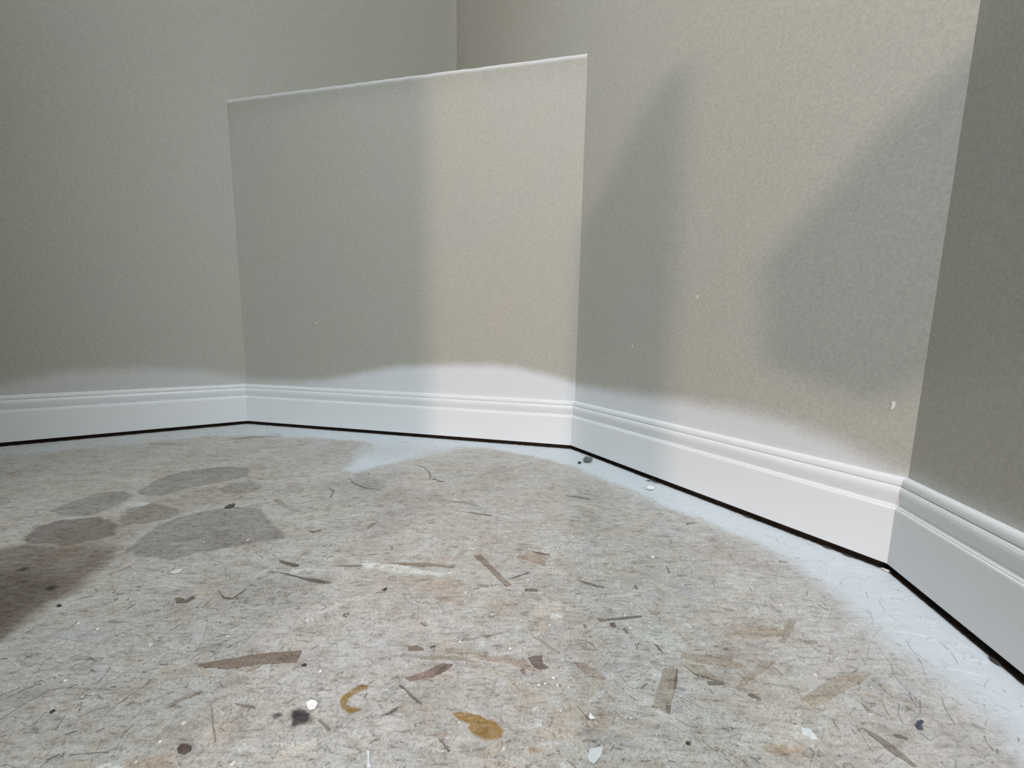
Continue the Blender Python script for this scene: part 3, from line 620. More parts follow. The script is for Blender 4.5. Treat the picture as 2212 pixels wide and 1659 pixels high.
# walls' foot (outer boundary) as a polygon with the edge reversed
_outer = [tuple(P_AB - DIR[0] * 1.6), tuple(P_AB), tuple(P_BC), tuple(P_CD), tuple(P_CD + DIR[3] * 1.2)]
_outer = [(a * 1.06, b * 1.06) for a, b in _outer]
SPRAY_POLY = _outer + [tuple(v) for v in _se[::-1]]
def floor_fields(x, y, detail=True):
    """albedo tint and overspray amount of the floor at world points"""
    n = len(x)
    tint = np.tile(FLOOR_BASE, (n, 1))
    # broad old wear: greyer on the left, faint paint mist near the walls
    wv = fbm(x, y, 3.1); wv2 = fbm(x + 5, y + 2, 11)
    tint *= (1 + .035 * wv + .03 * wv2)[:, None]
    tint[:, 2] *= 1 + .03 * fbm(x + 9, y - 4, 5)
    for poly, col, alpha, soft, edge, rough in STAINS_AND_PATCHES:
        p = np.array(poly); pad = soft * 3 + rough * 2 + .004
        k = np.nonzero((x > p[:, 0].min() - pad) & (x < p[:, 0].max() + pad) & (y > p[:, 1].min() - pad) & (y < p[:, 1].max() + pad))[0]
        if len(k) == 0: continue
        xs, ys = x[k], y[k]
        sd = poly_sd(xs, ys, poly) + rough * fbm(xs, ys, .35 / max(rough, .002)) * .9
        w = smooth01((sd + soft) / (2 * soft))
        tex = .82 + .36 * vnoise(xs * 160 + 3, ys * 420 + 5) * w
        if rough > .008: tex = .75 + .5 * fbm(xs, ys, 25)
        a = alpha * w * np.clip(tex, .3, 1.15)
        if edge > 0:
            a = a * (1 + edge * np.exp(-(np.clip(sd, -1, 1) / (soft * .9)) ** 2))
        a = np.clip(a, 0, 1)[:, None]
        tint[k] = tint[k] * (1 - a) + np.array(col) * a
    # overspray
    sd = np.full(n, -1.0)
    d = wall_dist(x, y)
    k = np.nonzero(d < .6)[0]
    sd[k] = poly_sd(x[k], y[k], SPRAY_POLY)
    # softness grows towards the near right wall, where the mist is widest
    near = smooth01((x - .35) / .2)
    soft = .016 + .034 * near * smooth01((.75 - y) / .4)
    tongue = smooth01(1 - np.hypot((x + .33) / .28, (y - 1.13) / .12)) 
    soft = soft + .045 * tongue
    s = smooth01((sd + soft + .012 * fbm(x, y, 22)) / (2 * soft))
    left = smooth01((-.55 - x) / .6)
    s = s * (.93 - .45 * left - .12 * near * smooth01((sd + .02) / -.04 + 1))
    s = s * (1 - .25 * tongue)
    mist = .16 * np.exp(-np.clip(-sd, 0, 9) / .09) * (sd < 0) * (1 - .5 * left)
    s = np.clip(s + mist * (1 - s), 0, .95)
    under = smooth01((.0150 - d + .0012 * fbm(x, y, 90)) / .0025)        # no overspray under the skirting; shade of the gap painted in as dark tint
    s = s * (1 - under)
    tint = tint * (1 - under)[:, None] + np.array([.035, .026, .020]) * under[:, None]
    return tint, s

def build_floor():
    # polar sheet around the standpoint, finest where the boards are near, out to under the walls
    poly = [P_A0 + (0, 0), P_AB, P_K, P_CD, P_D1, P_R1]
    ctr = np.array([0.0, 0.0])
    th = np.concatenate([np.radians(np.arange(-72, 72.01, .19)), np.radians(np.arange(78, 287, 6))])
    def reach(a):
        d = np.array([math.sin(a), math.cos(a)]); best = 9
        for p, q in zip(poly, poly[1:] + poly[:1]):
            e = q - p; M = np.array([d, -e]).T
            det = np.linalg.det(M)
            if abs(det) < 1e-9: continue
            t, u = np.linalg.solve(M, p - ctr)
            if t > 1e-6 and -1e-6 <= u <= 1 + 1e-6: best = min(best, t)
        return best
    rmax = np.array([reach(a) for a in th])
    rr = [0.02, .08, .14, .19]
    r = .215
    while r < 2.2: rr.append(r); r *= 1.0042
    rr = np.array(rr)
    nt_, nr = len(th), len(rr)
    Rg = np.minimum(rr[None, :], (rmax[:, None] * 0.999))
    Rg = np.concatenate([Rg, rmax[:, None]], 1); nr += 1
    X = (ctr[0] + np.sin(th)[:, None] * Rg).ravel(); Y = (ctr[1] + np.cos(th)[:, None] * Rg).ravel()
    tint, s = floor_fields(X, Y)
    Z = .0004 * fbm(X, Y, 14) + .0002 * fbm(X + 3, Y, 55) - .0006
    Z[wall_dist(X, Y) < .02] = -.0004
    V = np.stack([X, Y, Z], 1)
    i = np.arange(nt_)[:, None]; j = np.arange(nr - 1)[None, :]
    a = i * nr + j; b_ = ((i + 1) % nt_) * nr + j
    Fq = np.stack([a, a + 1, b_ + 1, b_], -1).reshape(-1, 4)
    # drop the collapsed quads that lie past the wall line
    Rf = Rg.ravel()
    keep = (np.abs(Rf[Fq[:, 1]] - Rf[Fq[:, 0]]) > 1e-7) | (np.abs(Rf[Fq[:, 2]] - Rf[Fq[:, 3]]) > 1e-7)
    Fq = Fq[keep]
    me = bpy.data.meshes.new('floor')
    me.vertices.add(len(V)); me.vertices.foreach_set('co', V.astype(np.float32).ravel())
    nf = len(Fq)
    me.loops.add(nf * 4); me.loops.foreach_set('vertex_index', Fq[:, ::-1].astype(np.int32).ravel())
    me.polygons.add(nf); me.polygons.foreach_set('loop_start', np.arange(0, nf * 4, 4, dtype=np.int32))
    me.polygons.foreach_set('use_smooth', np.ones(nf, bool))
    me.update(calc_edges=True)
    # centre cap
    me.materials.append(M_FLOOR)
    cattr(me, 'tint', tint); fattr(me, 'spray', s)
    o = bpy.data.objects.new('floor', me); COL.objects.link(o)
    o['kind'] = 'structure'
    return o
FLOOR = build_floor()

# ------------------------------------------------------------------ walls
def wall_sheet(name, P, Dv, Nv, s0, s1, z0, z1, spray_pts, strength, ds=.012, thick=.09, zfine=.42, top_bead=None, mat=None, fine=(None, None)):
    """solid wall: fine inner face (for the overspray edge), plain back"""
    zs = list(np.arange(z0, zfine, .008)) + list(np.linspace(zfine, z1, 12))
    zs = np.array(zs)
    ss = np.unique(np.round(np.concatenate([np.arange(s0, s1, ds), [s1]]), 5))
    ns_, nz = len(ss), len(zs)
    S, Zg = np.meshgrid(ss, zs, indexing='ij')
    V = [(P[0] + Dv[0] * s, P[1] + Dv[1] * s, z) for s, z in zip(S.ravel(), Zg.ravel())]
    F = []
    for i in range(ns_ - 1):
        for j in range(nz - 1):
            a = i * nz + j
            F.append((a, a + 1, a + nz + 1, a + nz))
    if spray_pts is not None:
        q = np.array([[np.dot(np.array(p[:2]) - P, Dv), p[2]] for p in spray_pts]); q = q[np.argsort(q[:, 0])]
        hz = np.interp(S.ravel(), q[:, 0], q[:, 1]); st = np.interp(S.ravel(), *strength)
        soft = np.interp(S.ravel(), [q[0, 0], q[-1, 0]], [.022, .026])
        f = smooth01((hz - Zg.ravel() + soft + .004 * fbm(S.ravel(), Zg.ravel(), 30)) / (2 * soft)) * st
    else:
        f = np.zeros(ns_ * nz)
    n = len(V)
    # back skin and rim
    bk = lambda s, z: (P[0] + Dv[0] * s - Nv[0] * thick, P[1] + Dv[1] * s - Nv[1] * thick, z)
    V += [bk(ss[0], z0), bk(ss[-1], z0), bk(ss[-1], z1), bk(ss[0], z1)]
    b0, b1, b2, b3 = n, n + 1, n + 2, n + 3
    F.append((b0, b1, b2, b3))
    F.append(tuple([j for j in range(nz)][::-1]) + (b0, b3))
    F.append(tuple((ns_ - 1) * nz + j for j in range(nz)) + (b2, b1))
    F.append(tuple(i * nz for i in range(ns_)) + (b1, b0))
    if top_bead is None:
        F.append(tuple(i * nz + nz - 1 for i in range(ns_))[::-1] + (b3, b2))
    o = obj(name, V, F, mat or M_WALL, kind='structure')
    fattr(o.data, 'spray', np.concatenate([f, np.zeros(4)]))
    return o

zb = GAP + .004
W_A = wall_sheet('wall_left', P_AB, DIR[0], NRM[0], -2.0, float(np.dot(P_K - P_AB, DIR[0])), zb, CEIL, WSPRAY['left'], ([-1.2, -.9, -.2, 0, .05], [.35, .42, .42, .38, 0]), .015)
W_C = wall_sheet('wall_right', P_BC, DIR[2], NRM[2], float(np.dot(P_K - P_BC, DIR[2])), float(np.dot(P_CD - P_BC, DIR[2])), zb, CEIL, WSPRAY['right'], ([-.1, 0, .3, .72], [0, .80, .78, .62]), .01)
W_D = wall_sheet('wall_near_right', P_CD, DIR[3], NRM[3], 0, float(np.dot(P_D1 - P_CD, DIR[3])), zb, CEIL, WSPRAY['near_right'], ([0, .3, .5, .8], [.5, .75, .75, .75]), .012)

def half_wall():
    """boxed-in corner: front face, rounded corner bead along the top edge, level ledge running back to the corner"""
    L = float(np.dot(P_BC - P_AB, DIR[1])); P, Dv, Nv = P_AB, DIR[1], NRM[1]
    ss = np.arange(0, L, .009); ss = np.append(ss, L)
    rr = .0075
    zs = list(np.arange(zb, .42, .008)) + list(np.linspace(.42, LEDGE - rr * 2.2, 12))
    prof = [(0.0, z) for z in zs] + [(.0014, LEDGE - rr * 1.7), (.0020, LEDGE - rr * 1.1)]
    prof += [(.0020 - rr + rr * math.cos(a), LEDGE - rr + rr * math.sin(a)) for a in np.radians([15, 35, 55, 75, 90])]
    prof += [(-.02, LEDGE - .0005)]
    nz = len(prof); V = []; S_ = []; Z_ = []
    for s in ss:
        w = .0006 * float(vnoise(np.array(s * 45.0), np.array(1.0)) - .5) * 2
        for k, (d, z) in enumerate(prof):
            e = w if k >= len(zs) else 0
            V.append((P[0] + Dv[0] * s + Nv[0] * (d + e), P[1] + Dv[1] * s + Nv[1] * (d + e), z + e)); S_.append(s); Z_.append(z)
    F = []
    for i in range(len(ss) - 1):
        for j in range(nz - 1):
            a = i * nz + j; F.append((a, a + 1, a + nz + 1, a + nz))
    nq = len(F)
    def cap(idx, extra):
        n = len(V)
        for q in idx: V.append(V[q]); S_.append(0); Z_.append(.9)
        for e in extra: V.append(e); S_.append(0); Z_.append(.9)
        F.append(tuple(range(n, len(V))))
    kt, kb = (P_K[0], P_K[1], LEDGE - .0005), (P_K[0], P_K[1], zb)
    cap([i * nz + nz - 1 for i in range(len(ss))][::-1], [kt])
    cap([i * nz for i in range(len(ss))], [kb])
    cap(list(range(nz))[::-1], [kb, kt])
    cap([(len(ss) - 1) * nz + j for j in range(nz)], [kt, kb])
    o = obj('wall_front', V, F, M_WALL, kind='structure')
    S_ = np.array(S_); Z_ = np.array(Z_)
    q = np.array([[np.dot(np.array(p[:2]) - P, Dv), p[2]] for p in WSPRAY['front']])
    hz = np.interp(S_, q[:, 0], q[:, 1])
    st = np.interp(S_, [0, .2, .4, .6, 1.17], [.35, .5, .74, .82, .82])
    f = smooth01((hz - Z_ + .018 + .003 * fbm(S_, Z_, 30)) / .036) * st
    bead = .45 * smooth01((Z_ - (LEDGE - rr * 2)) / (rr * .8))      # pale highlight along the bead, painted in through the spray mask
    fattr(o.data, 'spray', np.maximum(f, bead))
    o.data.polygons.foreach_set('use_smooth', [k < nq for k in range(len(o.data.polygons))])
    return o
half_wall()

def block(name, x0, x1, y0, y1, z0, z1, mat, parent=None, kind='structure'):
    V = [(x, y, z) for z in (z0, z1) for x, y in ((x0, y0), (x1, y0), (x1, y1), (x0, y1))]
    F = [(3, 2, 1, 0), (4, 5, 6, 7), (0, 1, 5, 4), (1, 2, 6, 5), (2, 3, 7, 6), (3, 0, 4, 7)]
    return obj(name, V, F, mat, parent, kind=kind)

# rear of the room, behind the standpoint: wall with one window, side wall, ceiling
x0, x1 = float(P_R1[0]), float(P_D1[0])
WX0, WX1, WZ0, WZ1 = -1.35, -.15, 1.1, 2.3
yr = Y_REAR
for nm, a, b, c, d in (('wall_rear', x0, WX0, 0, CEIL), ('wall_rear', WX1, x1, 0, CEIL), ('wall_rear', WX0, WX1, 0, WZ0), ('wall_rear', WX0, WX1, WZ1, CEIL)):
    block(nm, a, b, yr - .1, yr, c, d, M_WALL)
# added unseen blockers behind the viewer, shaped to cast the wall shadows
block('shadow_panel', -.62, -.285, -.66, -.58, 0, 1.12, M_WALL)
block('shadow_panel', -1.25, -.62, -.66, -.58, 0, 2.0, M_WALL)
PP = [(-.068, 0), (-.072, .69), (.008, .82), (.030, .83), (.030, 0)]
obj('shadow_post', [(x, y, z) for y in (-.49, -.54) for x, z in PP], [tuple(range(5)), tuple(range(5, 10))[::-1]] + [(i, i + 5, (i + 1) % 5 + 5, (i + 1) % 5) for i in range(5)], M_TRIM, kind='structure')
RP = [(.110, .60), (.174, .69), (.27, .78), (.27, .565), (.212, .530), (.155, .480), (.12, .50)]
obj('shadow_block', [(x, y, z) for y in (-.5, -.62) for x, z in RP], [tuple(range(7)), tuple(range(7, 14))[::-1]] + [(i, i + 7, (i + 1) % 7 + 7, (i + 1) % 7) for i in range(7)], M_TRIM, kind='structure')
wf = block('window_1', WX0, WX1, yr - .09, yr - .03, WZ0, WZ0 + .05, M_GLASS)
block('window_frame', WX0, WX1, yr - .09, yr - .03, WZ1 - .05, WZ1, M_GLASS, wf, None)
block('window_frame', WX0, WX0 + .05, yr - .09, yr - .03, WZ0 + .05, WZ1 - .05, M_GLASS, wf, None)
block('window_frame', WX1 - .05, WX1, yr - .09, yr - .03, WZ0 + .05, WZ1 - .05, M_GLASS, wf, None)
block('window_mullion', (WX0 + WX1) / 2 - .02, (WX0 + WX1) / 2 + .02, yr - .085, yr - .035, WZ0 + .05, WZ1 - .05, M_GLASS, wf, None)
block('wall_rear_left', x0 - .1, x0, yr, float(P_A0[1]), 0, CEIL, M_WALL)
cpoly = [P_A0, P_AB, P_K, P_CD, P_D1, P_R1]
nc = len(cpoly)
obj('ceiling', [(p[0], p[1], CEIL) for p in cpoly] + [(p[0], p[1], CEIL + .1) for p in cpoly],
    [tuple(range(nc)), tuple(range(nc, 2 * nc))[::-1]] + [(i, i + nc, (i + 1) % nc + nc, (i + 1) % nc) for i in range(nc)], M_CEIL, kind='structure')

# ------------------------------------------------------------------ baseboards
PROFILE = [(0, 0), (.0140, 0), (.0142, .002), (.0142, .0835), (.0138, .0858), (.0126, .0868), (.0121, .0872), (.0121, .0884), (.0114, .0893), (.0096, .0897),
           (.0074, .0902), (.0070, .0914), (.0079, .0940), (.0091, .0975), (.0103, .1015), (.0113, .1060), (.0118, .1105), (.0114, .1145), (.0098, .1180),
           (.0080, .1193), (.0074, .1196), (.0074, .1203), (.0086, .1208), (.0092, .1222), (.0092, .1258), (.0086, .1288), (.0072, .1312), (.0050, .1326), (.0022, .1330), (0, .1330)]
def baseboard(name, i, left, right, ext0=None, ext1=None):
    """left / right = neighbouring wall index to mitre against, or None to run on by ext"""
    V = []; n = len(PROFILE)
    for (d, z) in PROFILE:
        e = inter(i, d, left, d) if left is not None else P_AB * 0 + (ext0 + NRM[i] * d)
        V.append((e[0], e[1], z + GAP))
    for (d, z) in PROFILE:
        e = inter(i, d, right, d) if right is not None else ext1 + NRM[i] * d
        V.append((e[0], e[1], z + GAP))
    # intermediate slices give the board its slight waviness
    F = [(k, k + 1, n + k + 1, n + k) for k in range(n - 1)] + [(n - 1, 0, n, 2 * n - 1), tuple(range(n))[::-1], tuple(range(n, 2 * n))]
    o = obj(name, V, F, M_TRIM, kind='structure')
    return o
baseboard('baseboard_left', 0, None, 1, ext0=P_A0)
baseboard('baseboard_front', 1, 0, 2)
baseboard('baseboard_right', 2, 1, 3)
baseboard('baseboard_near_right', 3, 2, None, ext1=P_D1)
# wooden sole plate under the baseboards, its colour darkened for the gap's shade
for nm, i, a, b in (('trim_1', 0, P_A0, P_AB), ('trim_2', 1, P_AB, P_BC), ('trim_3', 2, P_BC, P_CD), ('trim_4', 3, P_CD, P_D1)):
    d0 = .0016
    V = []
    for p in (a, b):
        for dd, z in ((d0, 0.0), (d0, GAP + .003), (-.02, GAP + .003), (-.02, 0.0)):
            e = p + NRM[i] * dd; V.append((e[0], e[1], z - .0002))
    obj(nm, V, [(0, 1, 5, 4), (1, 2, 6, 5), (2, 3, 7, 6), (3, 0, 4, 7), (3, 2, 1, 0), (4, 5, 6, 7)], M_PLATE, kind='structure')

# ------------------------------------------------------------------ strands of the board
def shade_arrays(V, tone):
    x = np.array([v[0] for v in V]); y = np.array([v[1] for v in V])
    t, s = floor_fields(x, y)
    return t * tone, s
def strand_part(name, poly, col, h, parent):
    """one wood strand: a jagged sliver with its own edge, a little proud of the board"""
    pts = []
    p = np.array(poly)
    for a, b in zip(p, np.roll(p, -1, 0)):
        L = np.hypot(*(b - a)); k = max(1, int(L / .006))
        k = min(k, 6)
        for t in range(k):
            q = a + (b - a) * (t / k)
            nrm = np.array([-(b - a)[1], (b - a)[0]]) / max(L, 1e-6)
            if t: q = q + nrm * random.uniform(-1, 1) * min(.0006, L * .05)
            pts.append(q)
    area2 = sum(a[0] * b[1] - b[0] * a[1] for a, b in zip(pts, pts[1:] + pts[:1]))
    if area2 < 0: pts = pts[::-1]
    n = len(pts)
    V = [(q[0], q[1], h) for q in pts] + [(q[0], q[1], -.0012) for q in pts]
    F = [tuple(range(n))] + [(k, k + n, (k + 1) % n + n, (k + 1) % n) for k in range(n)]
    o = obj(name, V, F, M_FLOOR, parent)
    x = np.array([v[0] for v in V]); y = np.array([v[1] for v in V])
    _, s = floor_fields(x, y)
    c = np.tile(np.array(col), (2 * n, 1)) * (1 + .30 * (vnoise(x * 130, y * 130) - .5))[:, None]
    cattr(o.data, 'tint', c); fattr(o.data, 'spray', s * .85)
    return o
random.seed(4)
for poly, col in STRANDS:
    strand_part('wood_strand', poly, tuple((.60 if sum(col) > .72 else .80) * np.array(col) + (.36 if sum(col) > .72 else .14) * FLOOR_BASE), random.uniform(.0003, .0008), FLOOR)
def ribbon(pts, w):
    p = np.array(pts); L = []; Rr = []
    for k in range(len(p)):
        d = p[min(k + 1, len(p) - 1)] - p[max(k - 1, 0)]; d = d / max(np.hypot(*d), 1e-9); nn = np.array([-d[1], d[0]])
        ww = w * (.35 if k in (0, len(p) - 1) else 1) * .5
        L.append(tuple(p[k] + nn * ww)); Rr.append(tuple(p[k] - nn * ww))
    return L + Rr[::-1]
for pts, w, col in LINES:
    strand_part('splinter', ribbon(pts, w), col, .0004, FLOOR)

def field_of_strands(name, n, lmin, lmax, wmin, wmax, tone_lo, tone_hi, seed, h, warm=.0, spray_k=.9, rmax=2.0, clump=0):
    """joined field of small strands, each with its own outline, tone and edge"""
    rg = np.random.default_rng(seed)
    C = []
    while len(C) < n:
        a = rg.uniform(math.radians(-70), math.radians(62)); r = math.exp(rg.uniform(math.log(.24), math.log(rmax)))
        x, y = r * math.sin(a), r * math.cos(a)
        if wall_dist(np.array([x]), np.array([y]))[0] > .018 + lmax * .2: C.append((x, y, r))
    V = []; F = []; tone = []
    for x, y, r in C:
        L = math.exp(rg.uniform(math.log(lmin), math.log(lmax))); w = math.exp(rg.uniform(math.log(wmin), math.log(wmax)))
        sc = min(1.0, .55 + r * .55); L *= sc
        th = rg.normal(0.1, .75); c, s = math.cos(th), math.sin(th)
        k = 4
        up = [(t, w * .5 * (rg.uniform(.25, 1) if t in (0, 1) else rg.uniform(.75, 1.1))) for t in np.linspace(0, 1, k)]
        dn = [(t, -w * .5 * (rg.uniform(.1, 1) if t in (0, 1) else rg.uniform(.75, 1.1))) for t in np.linspace(0, 1, k)]
        bend = rg.normal(0, .08) * L
        loc = [((t - .5) * L, o + bend * (t - .5) ** 2 * 4) for t, o in dn] + [((t - .5) * L, o + bend * (t - .5) ** 2 * 4) for t, o in up[::-1]]
        b = len(V); hh = h * rg.uniform(.4, 1.3)
        for px_, py_ in loc: V.append((x + c * px_ - s * py_, y + s * px_ + c * py_, hh))
        for px_, py_ in loc: V.append((x + c * px_ - s * py_, y + s * px_ + c * py_, -.0012))
        m_ = len(loc)
        F.append(tuple(b + q for q in range(m_)))
        for q in range(m_): F.append((b + q, b + q + m_, b + (q + 1) % m_ + m_, b + (q + 1) % m_))
        tn = rg.uniform(tone_lo, tone_hi); wm = float(np.clip(rg.normal(0, warm), -.03, .05))
        tone += [(tn * (1 + wm), tn, tn * (1 - wm * 1.3))] * (2 * m_)
    # leave out strands that straddle the edge of a stain (and pale ones under the overspray)
    VA = np.array(V); tone = np.array(tone)
    t, s = floor_fields(VA[:, 0], VA[:, 1])
    lum = t.mean(1).reshape(n, 16); sp = s.reshape(n, 16)
    V3 = VA[:, :2].reshape(n, 16, 2)
    ends = (V3[:, 0] + V3[:, 7]) / 2, (V3[:, 3] + V3[:, 4]) / 2
    ax = np.stack([ends[0] * (1 - q) + ends[1] * q for q in np.linspace(0, 1, 9)], 1)
    ta, _ = floor_fields(ax[:, :, 0].ravel(), ax[:, :, 1].ravel())
    lum = np.concatenate([lum, ta.mean(1).reshape(n, 9)], 1)
    ok = (lum.max(1) / lum.min(1) < (1.16 if lmax > .09 else 1.10)) & (sp.max(1) - sp.min(1) < .35)
    if tone_lo > 1: ok &= sp.max(1) < .3
    kv = np.repeat(ok, 16); kf = np.repeat(ok, 9)
    new = np.cumsum(kv) - 1
    F = [tuple(int(new[q]) for q in f) for f, k in zip(F, kf) if k]
    o = obj(name, VA[kv], F, M_FLOOR, FLOOR, kind='stuff')
    cattr(o.data, 'tint', (t * tone)[kv]); fattr(o.data, 'spray', (s * spray_k)[kv])
    return o
field_of_strands('wood_strands', 2400, .012, .050, .002, .009, .92, 1.05, 21, .00010, .015, 1.0)
field_of_strands('large_wood_strands', 420, .035, .105, .007, .020, .88, 1.08, 31, .00006, .035, 1.0, rmax=1.7)
field_of_strands('wood_splinters', 2300, .004, .017, .0005, .0012, .58, .88, 22, .0002, .02, .75)
field_of_strands('pale_wood_splinters', 700, .004, .018, .0006, .0018, 1.08, 1.25, 23, .0003, .02, .9)

# ------------------------------------------------------------------ debris lying on the floor
def flake(name, poly, h, mat, label, cat, lift=0.0, curl=.0, group=None):
    """thin chip with the outline POLY, bevelled rim and a slight curl"""
    p = np.array(poly); c = p.mean(0); n = len(p); e = p - c
    area2 = sum(a[0] * b[1] - b[0] * a[1] for a, b in zip(p, np.roll(p, -1, 0)))
    if area2 < 0: e = e[::-1]
    R = max(np.hypot(*v) for v in e)
    def zc(v): return curl * (np.hypot(*v) / R) ** 2
    rg = random.Random(n * 7 + int(abs(c[0]) * 1e4))
    V = [(v[0], v[1], lift + zc(v)) for v in e]
    V += [(v[0] * 1.0, v[1] * 1.0, lift + h * .6 + zc(v)) for v in e]
    V += [(v[0] * .82, v[1] * .82, lift + h + zc(v * .82) + rg.uniform(-.1, .1) * h) for v in e]
    V += [(0, 0, lift + h * 1.05), (0, 0, lift)]
    F = []
    for k in range(n):
        q = (k + 1) % n
        F += [(k, q, n + q, n + k), (n + k, n + q, 2 * n + q, 2 * n + k), (2 * n + k, 2 * n + q, 3 * n), (q, k, 3 * n + 1)]
    o = obj(name, V, F, mat)
    o.location = (c[0], c[1], 0.0)
    tag(o, label, cat, group)
    return o
FL_ = 'paint flake'
flake('paint_flake', DEBRIS['flake_big'], .0018, M_CHIP, 'white curled paint flake beside the dark purple stain near the front of the floor', FL_, .0004, .0012)
flake('paint_flake', DEBRIS['flake_bottom'], .0005, M_GREY, 'large pale grey paint flake lying flat at the bottom edge right of the yellow stain', FL_)
flake('paint_flake', DEBRIS['flake_tri'], .0012, M_CHIP, 'bright white triangular paint flake on the tan worn patch', FL_, .0003, .0008)
flake('paint_flake', DEBRIS['flake_vert'], .0005, M_GREY, 'narrow pale paint sliver pointing towards the viewer at the bottom edge', FL_)
flake('paint_flake', DEBRIS['flake_right'], .0006, M_GREY, 'pale four-cornered paint flake on the floor at right, before the blue shaving', FL_)
flake('paint_flake', DEBRIS['flake_oval'], .0008, M_CREAM, 'long off-white paint flake just below the grey stains at left', FL_)
flake('paint_flake', DEBRIS['flake_corner'], .0006, M_GREY, 'pale paint flake by the tan strand at lower right', FL_)
for key, lab in (('flake_small_a', 'small oval cream flake on the left part of the floor, above the long brown strand'),
                 ('flake_small_b', 'small cream flake left of the dark purple stain, before the long brown strand'),
                 ('flake_small_c', 'small thin cream flake far left, among the dark specks at the front'),
                 ('flake_small_d', 'small cream flake at the bottom edge below the purple stain'),
                 ('flake_small_e', 'thin cream sliver of paint on the greenish worn patch right of centre'),
                 ('flake_small_f', 'thin cream sliver beside the wide tan strand at right'),
                 ('flake_small_g', 'thin cream sliver by the greenish patch below the right baseboard')):
    flake('paint_flake', DEBRIS[key], .0007, M_CREAM, lab, FL_)
flake('wood_flake', DEBRIS['flake_brown'], .0012, M_BROWN, 'dark brown round-cornered wood flake at the lower left of the floor', 'wood flake', .0003, .0006)
flake('wood_flake', DEBRIS['chip_green'], .0022, M_GREEN, 'dark greenish chip lying by the far grey stains at left', 'wood flake', .0003)
flake('wood_flake', DEBRIS['crumb_dark'], .0014, M_DARK, 'small black crumb just right of the long brown strand', 'crumb', .0)
flake('wood_flake', DEBRIS['bit_a'], .0014, M_DARK, 'small black crumb at the edge of the brown patch at left', 'crumb', .0)
flake('wood_flake', DEBRIS['bit_b'], .0012, M_DARK, 'thin black crumb at far lower left beside a cream sliver', 'crumb', .0)
flake('shaving', DEBRIS['curl_blue'], .0016, M_BLUE, 'dark blue c-shaped shaving on the floor at lower right', 'shaving', .0003)

def pebble(name, c, r, mat, label, cat, seed=1, sq=.75):
    bm = bmesh.new(); bmesh.ops.create_icosphere(bm, subdivisions=2, radius=r)
    rg = random.Random(seed)
    for v in bm.verts:
        k = 1 + rg.uniform(-.30, .22); v.co = Vector((v.co.x * k * 1.15, v.co.y * k, v.co.z * k * sq))
    zmin = min(v.co.z for v in bm.verts)
    for v in bm.verts: v.co.z -= zmin
    me = bpy.data.meshes.new(name); bm.to_mesh(me); bm.free(); me.materials.append(mat)
    o = bpy.data.objects.new(name, me); COL.objects.link(o); o.location = (c[0], c[1], 0)
    return tag(o, label, cat)
pebble('pebble', DEBRIS['pebble'][0], .0105, M_PEBBLE, 'grey-green lump of grit on the white overspray near the front corner of the baseboard', 'pebble', 3)
pebble('crumb', DEBRIS['pebble2'][0], .004, M_DARK, 'tiny dark crumb left of the grey-green lump of grit', 'crumb', 5)
pebble('paint_lump', DEBRIS['lump'][0], .008, M_CHIP, 'white lump of dried paint on the overspray below the right baseboard', 'paint lump', 6, .45)
pebble('crumb', DEBRIS['knot'][0], .0018, M_BROWN, 'dark knot-like crumb on the floor at the bottom, right of the grey flake', 'crumb', 8, .5)
for k, (q, lab) in enumerate(zip(DEBRIS['gapbits'], ('dark sawdust clump under the right baseboard, nearest its right-hand corner but one', 'dark sawdust clump under the right baseboard just left of its right-hand corner',
                                  'dark sawdust clump under the middle of the right baseboard', 'dark sawdust clump under the near right baseboard at the picture edge', 'pale sawdust clump in the corner under the two right-hand baseboards'))):
    p = np.array(q); d = [float(NRM[i] @ p + CC[i]) for i in range(4)]; i = int(np.argmin(d))
    p = p + NRM[i] * (.0150 - d[i])
    c_ = pebble('sawdust_clump', p, .0028, M_DARK if k < 4 else M_CREAM, lab, 'sawdust', 20 + k, .45)
    c_.scale = (2.0, 1.0, 1.0); c_.rotation_euler = (0, 0, math.pi / 2 - HEAD[i])

def rod(name, pts, r, mat, parent=None):
    """bent thread or ring of round section"""
    V = []; F = []; m_ = 6
    P3 = [Vector(p) for p in pts]
    for k, p in enumerate(P3):
        t = (P3[min(k + 1, len(P3) - 1)] - P3[max(k - 1, 0)]).normalized()
        u = t.cross(Vector((0, 0, 1))).normalized(); w = u.cross(t)
        rk = r * (.45 if k in (0, len(P3) - 1) else 1)
        for a in range(m_):
            an = a * 2 * math.pi / m_; V.append(p + u * (math.cos(an) * rk) + w * (math.sin(an) * rk))
    for k in range(len(P3) - 1):
        for a in range(m_):
            F.append((k * m_ + a, k * m_ + (a + 1) % m_, (k + 1) * m_ + (a + 1) % m_, (k + 1) * m_ + a))
    F += [tuple(range(m_))[::-1], tuple((len(P3) - 1) * m_ + a for a in range(m_))]
    return obj(name, V, F, mat, parent, smooth=True)
w_ = DEBRIS['wisp']
o = rod('fibre_wisp', [(w_[0][0], w_[0][1], .001), (w_[1][0], w_[1][1], .004), (w_[2][0], w_[2][1], .003), (w_[3][0], w_[3][1], .0012)], .0011, M_DARK)
tag(o, 'dark curled fibre wisp on the overspray below the right baseboard', 'fibre')
v_ = DEBRIS['wisp2']
rod('strand', [(v_[0][0], v_[0][1], .003), (v_[1][0], v_[1][1], .005), (v_[2][0], v_[2][1], .0015)], .0009, M_DARK, o)
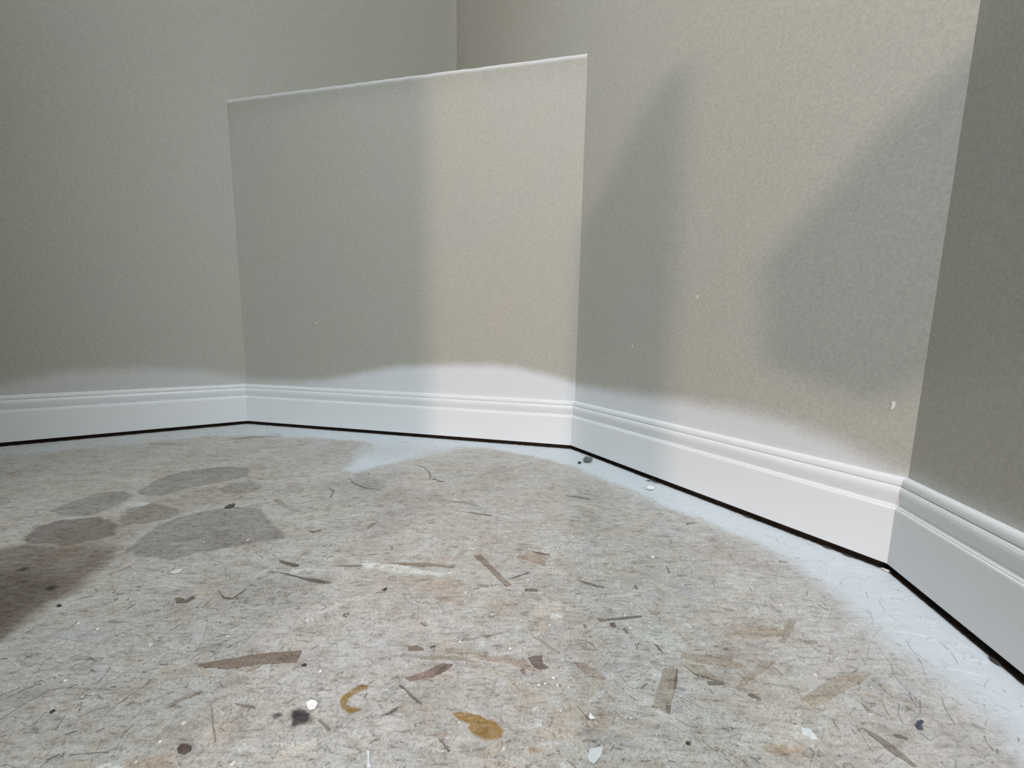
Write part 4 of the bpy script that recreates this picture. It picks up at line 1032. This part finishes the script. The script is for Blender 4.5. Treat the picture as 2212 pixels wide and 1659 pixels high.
for key, rr_, lab in (('ring', .0032, 'grey ring-shaped shaving on the floor left of centre'), ('ring2', .0022, 'small black ring-shaped shaving on the pinkish worn patch')):
    c = DEBRIS[key][0]
    pts = [(c[0] + rr_ * math.cos(a), c[1] + rr_ * .9 * math.sin(a), .001 + .0006 * math.sin(a * 2)) for a in np.linspace(0, 5.6, 14)]
    tag(rod('ring_shaving', pts, .0007, M_PEBBLE if key == 'ring' else M_DARK), lab, 'shaving')

# scattered specks of dried white paint
protos = []
for k in range(5):
    rg = random.Random(40 + k); n = rg.choice((5, 6, 7))
    e = [(math.cos(a) * rg.uniform(.6, 1.1), math.sin(a) * rg.uniform(.5, .95)) for a in [2 * math.pi * q / n for q in range(n)]]
    V = [(x, y, 0) for x, y in e] + [(x * .8, y * .8, .55) for x, y in e]
    F = [tuple(range(n))[::-1], tuple(range(n, 2 * n))] + [(q, (q + 1) % n, n + (q + 1) % n, n + q) for q in range(n)]
    me = bpy.data.meshes.new('paint_speck'); me.from_pydata(V, [], F); me.materials.append(M_CHIP); protos.append(me)
first = None
rg = random.Random(9)
for k, (x, y, w) in enumerate(SPECKS):
    if first is None:
        o = bpy.data.objects.new('paint_speck', protos[0])
        tag(o, 'tiny white speck of dried paint scattered on the wooden board floor', 'paint speck', 'white paint specks on the floor'); first = o
    else:
        o = first.copy(); o.data = protos[k % 5]
    COL.objects.link(o)
    if math.hypot(x - .20, y - .62) < .20:
        o['label'] = 'tiny white speck of dried paint in the dense sprinkle right of the floor centre'; o['group'] = 'paint specks sprinkled right of centre'
    elif x < -.05:
        o['label'] = 'tiny white speck of dried paint on the left part of the floor'; o['group'] = 'paint specks on the left of the floor'
    else:
        o['label'] = 'tiny white speck of dried paint on the front right part of the floor'; o['group'] = 'paint specks at the front right of the floor'
    r = max(w * .90, .00122 * (.5 + math.hypot(x, y)))
    o.location = (x, y, -.0002); o.scale = (r, r, min(r, .0016)); o.rotation_euler = (0, 0, rg.uniform(0, 6.28))

# ------------------------------------------------------------------ small scuffs on the walls
def wall_chip(pts, i, w, label):
    p = np.array(pts); V = []; n = len(p)
    Nv = np.array([*NRM[i], 0]); Tv = np.array([*DIR[i], 0])
    for lift, k in ((.0001, 1.0), (.0012, .6)):
        L = []; Rr = []
        for q in range(n):
            ww = w * (.5 if q in (0,) else .35 if q == n - 1 else .5) * k
            L.append(p[q] + Tv * ww + Nv * lift); Rr.append(p[q] - Tv * ww + Nv * lift)
        V += L + Rr[::-1]
    m_ = 2 * n
    F = [tuple(range(m_, 2 * m_))] + [(q, (q + 1) % m_, m_ + (q + 1) % m_, m_ + q) for q in range(m_)]
    o = obj('paint_drip', V, F, M_CREAM); tag(o, label, 'paint drip'); return o
wall_chip(WALLMARKS['scuff'], 2, .0045, 'small cream paint drip on the right wall above the corner of the baseboard')
for q, i, lab in ((WALLMARKS['tiny'][0], 2, 'tiny pale paint drip halfway up the right wall'), (WALLMARKS['tiny'][1], 2, 'tiny pale paint drip on the right wall beside the front corner'), (WALLMARKS['tiny_front'][0], 1, 'tiny pale paint drip low on the front half wall')):
    wall_chip([(q[0], q[1], q[2] + .004), (q[0], q[1], q[2] - .004)], i, .003, lab)
